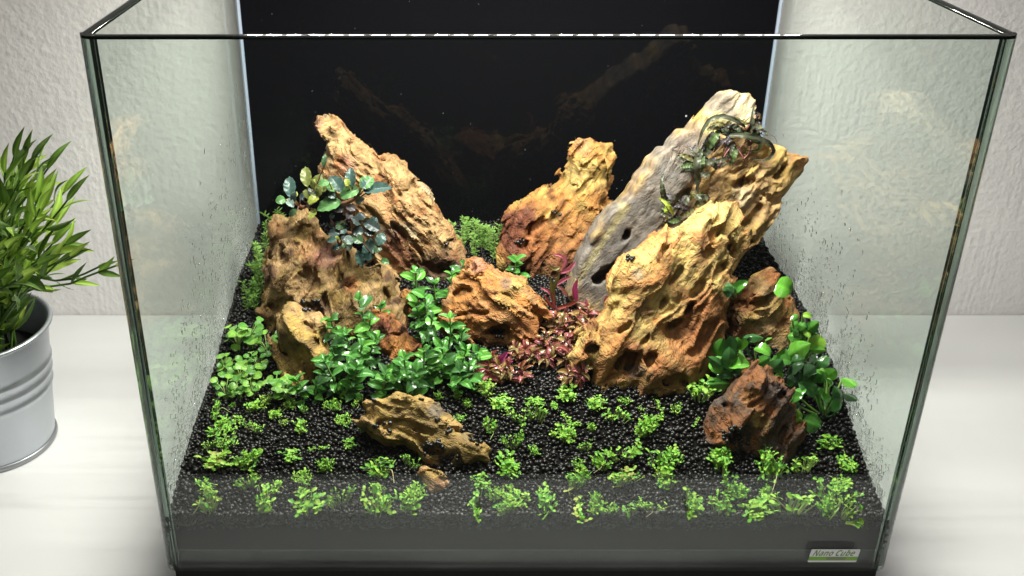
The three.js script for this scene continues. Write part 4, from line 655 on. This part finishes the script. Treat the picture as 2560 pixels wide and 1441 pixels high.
// round leaved light green plants at the left wall
const roundGeo = [0, 1, 2].map((k) => leafGeo({ a: 0.9, b: 0.5, bend: 0.4 + 0.5 * k, fold: 0.12, nl: 7, nw: 3, seedling: k * 1.3, rib: 1.2 }));
const LIME = [[0.14, 0.36, 0.03], [0.1, 0.3, 0.03], [0.2, 0.42, 0.05], [0.07, 0.22, 0.025], [0.16, 0.34, 0.06]];
{
  const list = [[595, 850, 1.1, 'pale round leaved clump highest at the left glass'], [625, 845, 1.2, 'pale round leaved clump with a drooping yellowish leaf near the left glass'], [668, 862, 0.9, 'round leaved clump touching the left side of the small ochre stone'], [645, 905, 0.8, 'round leaved sprig just left of the ochre stone foot'], [563, 915, 0.9, 'dull green and brown leaved sprig close against the left glass'], [600, 930, 0.7, 'small pale sprig between the dull sprig and the ochre stone'], [635, 935, 1, 'mid green round leaved clump in the row left of the ochre stone'], [565, 975, 0.8, 'lime sprig lowest beside the left glass'], [600, 972, 0.8, 'lime sprig second from the left glass in the lowest row'], [690, 960, 0.9, 'green sprig with pale stem below the ochre stone'], [720, 985, 0.9, 'deep green sprig spreading below the ochre stone foot'], [630, 968, 0.8, 'lime sprig third from the left glass in the lowest row']];
  for (const [px, py, k, label] of list) {
    const b = ground(px, py + 22), g = thing('round_leaf_plant', label, 'plant', b, 'light green round leaved sprigs at the left wall');
    for (let i = 0; i < 13; i++) {
      const a = rr(0, 6.28), d = rr(0.002, 0.009) * k, hgt = rr(0.005, 0.016) * k, p0 = new THREE.Vector3(Math.cos(a) * d, hgt, Math.sin(a) * d).add(b), l = rr(0.005, 0.0085) * k, a2 = a + rr(-0.7, 0.7), p1 = p0.clone().add(new THREE.Vector3(Math.cos(a2) * l, rr(-0.3, 0.5) * l, Math.sin(a2) * l));
      p0.x = Math.max(p0.x, -0.214); p1.x = Math.max(p1.x, -0.217);
      leaf(g, p0, p1, l * rr(0.75, 1.05), new THREE.Vector3(rr(-0.3, 0.3), 1, 0.4).normalize(), pick(roundGeo), leafMat(pick(LIME), 0.4, 0.3, 0.35));
      part('stalk', tube([new THREE.Vector3(rr(-0.002, 0.002), -0.002, rr(-0.002, 0.002)), new THREE.Vector3(Math.cos(a) * d * 0.4, hgt * 0.6, Math.sin(a) * d * 0.4), p0.clone().sub(b)], 0.0004, 0.00035, 6, 4), stemMat([0.2, 0.3, 0.08]), g);
    }
  }
}
// fine leaved stems at the back
const needleGeo = leafGeo({ asp: 0.25, a: 0.9, b: 1, bend: 0.5, fold: 0.2, nl: 4, nw: 1, rib: 1.2 });
function needlePlant(label, base, tip, group) {
  const g = thing('fine_leaf_plant', label, 'plant', base, group), end = tip.clone().sub(base), mid = end.clone().multiplyScalar(0.5).add(new THREE.Vector3(rr(-0.004, 0.004), 0.003, 0)), c = new THREE.CatmullRomCurve3([new THREE.Vector3(0, -0.003, 0), mid, end]);
  const mats = [[0.16, 0.32, 0.05], [0.2, 0.36, 0.08], [0.1, 0.24, 0.03]], sets = [[], []], P = new THREE.Vector3();
  part('stem', tube([new THREE.Vector3(0, -0.003, 0), mid, end], 0.0004, 0.0003, 8, 4), stemMat([0.25, 0.3, 0.1]), g);
  for (let i = 0; i < 16; i++) for (let k = 0; k < 3; k++) { c.getPointAt(lerp(0.15, 1, i / 15), P); const a = rr(0, 6.28), l = rr(0.003, 0.0065), q = P.clone().add(new THREE.Vector3(Math.cos(a) * l, rr(0, 0.8) * l, Math.sin(a) * l)); sets[k % 2].push(needleGeo.clone().applyMatrix4(leafMatrix(P, q, rr(0.0008, 0.0015), VIEW))); }
  sets.forEach((s, k) => part('leaves', mergeGeometries(s), leafMat(mats[(k + Math.floor(rnd() * 2)) % 3], 0.2, 0.4, 0.35), g, { kind: 'stuff' }));
}
{
  const list = []; for (let i = 0; i < 15; i++) list.push([1132 + i * 8.6 + rr(-3, 3), rr(600, 655), rr(-14, 14), rr(45, 85)]);
  list.forEach(([x, y, dx, h], i) => { const b = ground(x, y); needlePlant(`fine leaved pale stem, ${ORD[i]} from left between the two back stones`, b, at(x + dx, y - h, b.z), 'fine leaved stems between the back stones'); });
  const left = [[660, 570], [672, 560], [690, 565], [668, 590], [655, 610], [640, 655], [628, 680], [642, 690], [655, 700], [632, 720], [615, 735], [645, 735], [628, 755], [662, 640], [610, 760], [650, 765]];
  const order = left.map((q, i) => [q[1], i]).sort((a, b) => a[0] - b[0]).map((q) => q[1]);
  left.forEach(([x, y], i) => { const b = ground(x, y + 12); b.x = Math.max(b.x, -0.208); const t = b.clone().add(new THREE.Vector3(rr(-0.006, 0.006), rr(0.012, 0.024), rr(-0.004, 0.006))); needlePlant(`fine leaved green stem, ${ORD[order.indexOf(i)]} from the back along the left glass`, b, t, 'fine leaved stems along the left glass'); });
}
// creeping tufts planted in the foreground soil
{
  const variants = [];
  for (let v = 0; v < 14; v++) {
    const sets = [[], [], []], st = [], strand = v > 9;
    const n = strand ? 26 : 30 + Math.floor(rnd() * 26), spread = rr(0.7, 1.25), cx = rr(-0.003, 0.003);
    for (let i = 0; i < n; i++) {
      const t = i / n, a = rr(0, 6.28), d = strand ? 0 : Math.pow(rnd(), 0.7) * 0.0078 * spread, x = strand ? lerp(-0.011, 0.011, t) + rr(-0.002, 0.002) : cx * t + Math.cos(a) * d * 1.2, z = strand ? 0.004 * Math.sin(t * 5 + v) + rr(-0.002, 0.002) : Math.sin(a) * d, h = rr(0.0008, 0.0085) * (1 - d * 40);
      const p = new THREE.Vector3(x, h, z), l = rr(0.0012, 0.0034), a2 = a + rr(-1.4, 1.4);
      st.push(tube([new THREE.Vector3(x * 0.5, -0.001, z * 0.5), new THREE.Vector3(x * 0.8, h * 0.6, z * 0.8), p], 0.00028, 0.00025, 4, 4));
      for (const s of [0, 1]) { const an = a2 + s * 3.14, q = p.clone().add(new THREE.Vector3(Math.cos(an) * l, rr(0, 0.7) * l, Math.sin(an) * l)); sets[Math.floor(rnd() * 3)].push(roundGeo[(i + s) % 3].clone().applyMatrix4(leafMatrix(p, q, l * rr(0.45, 0.8), new THREE.Vector3(rr(-0.9, 0.9), 1, rr(-0.3, 0.9)).normalize()))); }
    }
    variants.push([sets.map((s) => mergeGeometries(s)), mergeGeometries(st)]);
  }
  const TUFT = [[0.19, 0.46, 0.028], [0.27, 0.55, 0.045], [0.12, 0.36, 0.022], [0.32, 0.56, 0.06], [0.4, 0.44, 0.1]];
  const rows = [
    [[582, 1013, 24], [640, 1016, 50], [670, 1009, 42], [764, 1035, 34], [839, 1009, 44], [1139, 992, 50], [1211, 975, 70], [1260, 1009, 70], [1339, 998, 34], [1421, 990, 70], [1489, 1013, 54], [1643, 1008, 40], [1745, 985, 92], [900, 1004, 40], [860, 988, 46], [815, 1012, 40], [1095, 985, 44], [1172, 1012, 36], [1392, 1012, 34], [1562, 1006, 40], [1602, 1022, 30], [735, 1008, 44], [1030, 986, 40]],
    [[561, 1064, 70], [566, 1100, 60], [640, 1076, 60], [712, 1054, 32], [753, 1065, 50], [862, 1046, 52], [1222, 1080, 56], [1286, 1050, 70], [1343, 1046, 84], [1421, 1052, 64], [1403, 1091, 64], [1545, 1043, 70], [1643, 1039, 50], [1688, 1035, 36], [1617, 1076, 84], [2071, 1105, 84], [545, 1030, 56], [600, 1042, 40], [690, 1042, 40], [1150, 1050, 30], [1480, 1070, 34], [1735, 1060, 34], [530, 1112, 44], [910, 1080, 28]],
    [[539, 1159, 92], [622, 1159, 96], [723, 1129, 58], [798, 1116, 40], [873, 1110, 46], [817, 1163, 66], [956, 1172, 84], [1023, 1162, 62], [1290, 1114, 70], [1331, 1129, 40], [1466, 1129, 56], [1560, 1136, 84], [1684, 1144, 76], [1801, 1144, 76], [2009, 1164, 74], [2113, 1160, 74]],
    [[516, 1215, 58], [625, 1208, 76], [700, 1219, 54], [757, 1204, 50], [757, 1245, 44], [937, 1228, 34], [1200, 1200, 62], [1275, 1170, 74], [1436, 1206, 66], [1444, 1166, 40], [1504, 1170, 60], [1557, 1205, 60], [1650, 1174, 70], [1673, 1215, 70], [1816, 1200, 92], [1932, 1185, 96], [2096, 1222, 70]],
    [[659, 1262, 84], [843, 1256, 86], [1046, 1235, 46], [1230, 1250, 40], [1283, 1240, 84], [1369, 1262, 84], [1489, 1250, 60], [1579, 1265, 84], [1733, 1255, 64], [1845, 1240, 60], [1913, 1240, 50], [1973, 1262, 104], [2099, 1250, 70]],
    [[516, 1300, 84], [650, 1296, 60], [772, 1296, 92], [937, 1280, 84], [1023, 1283, 92], [1189, 1284, 84], [1275, 1296, 60], [1455, 1304, 84], [1497, 1296, 60], [1635, 1305, 40], [1729, 1306, 74], [1819, 1320, 64], [1909, 1296, 100], [2064, 1286, 60], [2103, 1304, 96], [1545, 1328, 36]]];
  const ROW = ['farthest row from front glass', 'second row from back', 'third row from back', 'row at glare edge', 'first row under glass glare', 'row nearest front glass'];
  rows.forEach((row, r) => {
    const rk = ranks(row.map((q) => q[0]));
    row.forEach(([px, py, size], i) => {
      const b = ground(px + rr(-6, 6), py + size * 0.12 + rr(-9, 9)), strand = rnd() < 0.3, v = strand ? 10 + Math.floor(rnd() * 4) : Math.floor(rnd() * 10), [sets, st] = variants[v];
      const big = size > 78 ? 'large' : size > 50 ? 'medium' : 'small';
      const g = thing('creeping_tuft', `${big} creeping tuft, ${rk[i]} from left in ${ROW[r]}`, 'plant', b, 'creeping green tufts in the foreground soil');
      const tone = Math.floor(rnd() * 4), k = (size / 62) * (strand ? 0.85 : 1);
      sets.forEach((s, j) => part('leaves', s, leafMat(TUFT[(tone + j) % (rnd() < 0.2 ? 5 : 4)], 0.35, 0.3, 0.35), g, { kind: 'stuff' }));
      part('stems', st, stemMat([0.22, 0.32, 0.08]), g, { kind: 'stuff' });
      if (rnd() < 0.45) { const a = rr(0, 6.28), l = rr(0.007, 0.014); part('runner', tube([new THREE.Vector3(0, 0.001, 0), new THREE.Vector3(Math.cos(a) * l * 0.5, rr(0.002, 0.006), Math.sin(a) * l * 0.5), new THREE.Vector3(Math.cos(a + 0.4) * l, 0.0005, Math.sin(a + 0.4) * l)], 0.0003, 0.00025, 8, 4), stemMat(pick([[0.3, 0.4, 0.12], [0.35, 0.3, 0.15]])), g); }
      g.rotation.y = rr(0, 6.28); g.scale.set(k * rr(0.6, 1.25), k * rr(0.6, 1.45), k * rr(0.6, 1.25));
    });
  });
}
// ------------------------------------------------------------------ metal bucket with its artificial plant
const BX = -0.407, BZ = 0.012;
{
  const b = thing('metal_bucket', 'galvanised metal bucket with raised rings at the left edge', 'bucket', new THREE.Vector3(BX, TABLE, BZ)), H = 0.104;
  const prof = [], rAt = (y) => lerp(0.0445, 0.0565, y / H);
  for (let i = 0; i <= 80; i++) { const y = lerp(0.003, H - 0.003, i / 80), t = y / H; let r = rAt(y); for (const c of [0.49, 0.585, 0.68]) r += 0.0013 * Math.exp(-(((t - c) / 0.022) ** 2)); prof.push(new THREE.Vector2(r, y)); }
  for (let i = 0; i <= 8; i++) { const a = -Math.PI / 2 + (i / 8) * Math.PI * 1.4; prof.push(new THREE.Vector2(rAt(H) + 0.0014 + Math.cos(a) * 0.0019, H - 0.0012 + Math.sin(a) * 0.0019)); }
  for (let i = 0; i <= 10; i++) { const y = lerp(H - 0.002, 0.006, i / 10); prof.push(new THREE.Vector2(rAt(y) - 0.0011, y)); }
  prof.push(new THREE.Vector2(0.0001, 0.006));
  const zr = dataTex(256, 256, (u, v) => { const h = 0.4 + 0.16 * tileN(u, v, 6, 3, 3.1) + 0.1 * tileN(u, v, 30, 2, 8.1); return [h, h, h]; });
  zr.repeat.set(3, 1);
  part('bucket_wall', new THREE.LatheGeometry(prof, 96), new THREE.MeshPhysicalMaterial({ color: rgb(0.5, 0.53, 0.57), metalness: 0.9, roughness: 1, roughnessMap: zr, bumpMap: zr, bumpScale: 0.0002 }), b);
  const foot = []; for (let i = 0; i <= 10; i++) { const a = -Math.PI / 2 + (i / 10) * Math.PI; foot.push(new THREE.Vector2(0.0453 + Math.cos(a) * 0.0014, 0.0026 + Math.sin(a) * 0.0024)); }
  part('foot_ring', new THREE.LatheGeometry(foot, 96), new THREE.MeshPhysicalMaterial({ color: rgb(0.33, 0.34, 0.36), metalness: 0.85, roughness: 0.45 }), b);
  part('pot_fill', new THREE.CylinderGeometry(0.052, 0.052, 0.004, 48).translate(0, H - 0.034, 0), std([0.01, 0.01, 0.009], 0.9), b);
}
{
  const base = new THREE.Vector3(BX, TABLE + 0.072, BZ), g = thing('artificial_plant', 'bushy artificial green plant with pointed plastic leaves in the metal bucket', 'plant', base);
  const geo = [0, 1, 2].map((k) => leafGeo({ asp: 0.16, a: 0.78, b: 1.05, bend: 0.35 + 0.35 * k, fold: 0.3, nl: 8, nw: 2, seedling: k * 3.1, rib: 1.45, tip: 0.75 }));
  const tones = [[0.38, 0.6, 0.09], [0.28, 0.48, 0.06], [0.15, 0.28, 0.045], [0.48, 0.68, 0.12], [0.09, 0.17, 0.035]];
  const sprig = (pts, n, L = 0.035) => {
    const c = new THREE.CatmullRomCurve3(pts), P = new THREE.Vector3(), T = new THREE.Vector3(), loc = pts.map((p) => p.clone().sub(base));
    part('sprig', tube(loc, 0.0011, 0.0007, 14, 6), stemMat(pick([[0.03, 0.075, 0.015], [0.06, 0.13, 0.02]])), g);
    for (let i = 0; i < n; i++) {
      const t = lerp(0.16, 0.99, (i + rr(0, 0.4)) / n); c.getPointAt(t, P); c.getTangentAt(t, T);
      for (let k = 0; k < 2; k++) {
        if (rnd() < 0.12) continue;
        const side = new THREE.Vector3(rr(-1, 1), rr(-0.6, 0.6), rr(-0.3, 1)).cross(T).normalize().multiplyScalar(k ? -1 : 1), l = L * rr(0.7, 1.15), dir = T.clone().addScaledVector(side, rr(0.35, 0.75)).normalize();
        leaf(g, P.clone(), P.clone().addScaledVector(dir, l), l * rr(0.15, 0.22), VIEW.clone().multiplyScalar(0.35).add(new THREE.Vector3(rr(-1, 1), rr(-0.5, 0.9), rr(-0.5, 0.6))).normalize(), pick(geo), leafMat(pick(tones), 0.55, 0.28, 0.3));
      }
    }
    leaf(g, c.getPointAt(0.99), c.getPointAt(1).addScaledVector(T, L * 0.8), L * 0.14, VIEW, pick(geo), leafMat(pick(tones), 0.55, 0.28, 0.3));
  };
  const tips = [[35, 390, 0.01], [60, 400, 0.0], [80, 400, -0.02], [120, 420, 0.01], [105, 480, 0.03], [100, 520, 0.045], [165, 610, 0.03], [155, 650, 0.045], [85, 450, -0.03], [50, 450, 0.04], [12, 430, 0.03], [-20, 470, 0.02], [80, 580, 0.06], [35, 540, 0.06], [130, 610, 0.01], [95, 660, 0.07], [-10, 560, 0.07], [160, 480, -0.01], [168, 500, 0.02], [20, 620, 0.085], [-60, 480, 0.0], [-110, 520, 0.03], [-150, 600, 0.01], [-90, 620, 0.07], [60, 690, 0.085], [-40, 690, 0.09], [140, 560, -0.03], [20, 480, -0.04]];
  for (const [x, y, z] of tips) { const t = at(x, y, z), s = base.clone().add(new THREE.Vector3(rr(-0.02, 0.025), 0, rr(-0.02, 0.02))), m = s.clone().lerp(t, 0.5).add(new THREE.Vector3((s.x - t.x) * 0.2, 0.006, (s.z - t.z) * 0.12)); sprig([s, m, t], 3 + Math.round(s.distanceTo(t) / 0.027)); }
  const px = (list, z) => list.map(([x, y], i) => at(x, y, z + 0.006 * i / list.length));
  sprig([base.clone(), ...px([[20, 690], [60, 682], [100, 695], [150, 702], [200, 690], [225, 676], [245, 668]], 0.03)], 7, 0.022);
  sprig([base.clone(), ...px([[60, 730], [115, 716], [160, 714], [195, 700], [225, 688], [262, 674], [290, 664]], 0.045)], 7, 0.021);
  sprig([base.clone(), ...px([[70, 720], [110, 690], [140, 660], [175, 640]], 0.06)], 4, 0.026);
}
// ------------------------------------------------------------------ condensation on the glass
{
  const drop = new THREE.SphereGeometry(1, 10, 8), water = new THREE.MeshPhysicalMaterial({ color: 0xffffff, roughness: 0, transmission: 1, thickness: 0.001, ior: 1.33 });
  const M4 = new THREE.Matrix4(), Q = new THREE.Quaternion(), put = (name, label, list) => { const m = new THREE.InstancedMesh(drop, water, list.length); m.name = name; m.userData = { kind: 'stuff', label }; list.forEach(([p, s], i) => m.setMatrixAt(i, M4.compose(p, Q, s))); shade(m); scene.add(m); };
  for (const s of [-1, 1]) {
    const list = [];
    for (let i = 0; i < 9000 && list.length < (s < 0 ? 2300 : 1700); i++) {
      const z = rr(-0.16, 0.165), y0 = soilY(s * 0.219, z), h = -Math.log(1 - rnd() * 0.985) * (s < 0 ? 0.026 : 0.02) * (0.5 + 0.8 * sstep(0.17, 0.02, z)), y = y0 + h;
      if (y > 0.3 || n3(z * 30 + s * 5, y * 40, 2) < -0.28 || (s > 0 && z < -0.05 && rnd() < 0.75)) continue;
      const k = rr(0.3, 1) ** 2.6 * 0.0011 + 0.00025, e = rr(1.2, 3);
      list.push([new THREE.Vector3(s * (HW - GL - 0.00005), y, z), new THREE.Vector3(rr(0.0004, 0.0007), k * 0.62 * e, k * 0.7)]);
    }
    // mist: a thin film on the inside of the pane, dense just over the soil
    const fz0 = ZB + 0.008, fz1 = ZF - RAD - 0.002, fn = 60, fp = [], fu = [], fi = [];
    for (let i = 0; i <= fn; i++) { const z = lerp(fz0, fz1, i / fn), y = soilY(s * 0.219, z); for (let j = 0; j <= 1; j++) { fp.push(s * (HW - GL - 0.0002), y - 0.002 + j * 0.11, z); fu.push(i / fn, j); } if (i) { const q = 2 * i; fi.push(q - 2, q, q - 1, q, q + 1, q - 1); } }
    const fg = new THREE.BufferGeometry(); fg.setAttribute('position', new THREE.Float32BufferAttribute(fp, 3)); fg.setAttribute('uv', new THREE.Float32BufferAttribute(fu, 2)); fg.setIndex(fi); fg.computeVertexNormals();
    const fa = dataTex(256, 128, (u, v) => { const a = 0.4 * Math.exp(-v * 2.4) * (1 - v) * (0.75 + 0.9 * fbm(u * 9 + s, v * 4, 6.6) + 0.3 * n3(u * 60, v * 30, 2.2)); return [a, a, a]; });
    fa.wrapS = fa.wrapT = THREE.ClampToEdgeWrapping;
    part('condensation_film', fg, new THREE.MeshStandardMaterial({ color: rgb(0.75, 0.78, 0.76), roughness: 0.9, transparent: true, opacity: 1, alphaMap: fa, side: THREE.DoubleSide }), tank);
    put('water_droplets', s < 0 ? 'condensation droplets on the left glass pane above the soil' : 'condensation droplets on the right glass pane above the soil', list);
  }
  const specks = [[at(1716, 290, ZB + 0.0052), new THREE.Vector3(0.0009, 0.0009, 0.0007)]];
  for (let i = 0; i < 70; i++) { const k = rr(0.00008, 0.00026); specks.push([new THREE.Vector3(rr(-0.21, 0.21), 0.1 + 0.2 * rnd() ** 1.6, ZB + 0.0052), new THREE.Vector3(k, k, k)]); }
  const m = new THREE.InstancedMesh(drop, std([0.35, 0.35, 0.35], 0.2), specks.length); m.name = 'water_specks'; m.userData = { kind: 'stuff', label: 'tiny bright water specks on the black back pane' };
  specks.forEach(([p, s], i) => m.setMatrixAt(i, M4.compose(p, Q, s))); shade(m); scene.add(m);
}
// ------------------------------------------------------------------ ceiling lamp of the room, far above the frame
{
  const c = thing('ceiling_lamp', 'large square ceiling lamp of the room high above the table', 'lamp', new THREE.Vector3(0.1, 2.2, 0.85));
  part('lamp_frame', new THREE.BoxGeometry(1.34, 0.05, 0.84).translate(0, 0.03, 0), std([0.8, 0.8, 0.8], 0.5), c);
  part('lamp_diffuser', new THREE.BoxGeometry(1.3, 0.004, 0.8).translate(0, 0.002, 0), new THREE.MeshStandardMaterial({ color: 0xffffff, emissive: rgbOf(1, 0.95, 0.93), emissiveIntensity: 1, roughness: 0.6 }), c);
}
renderer.render(scene, camera);
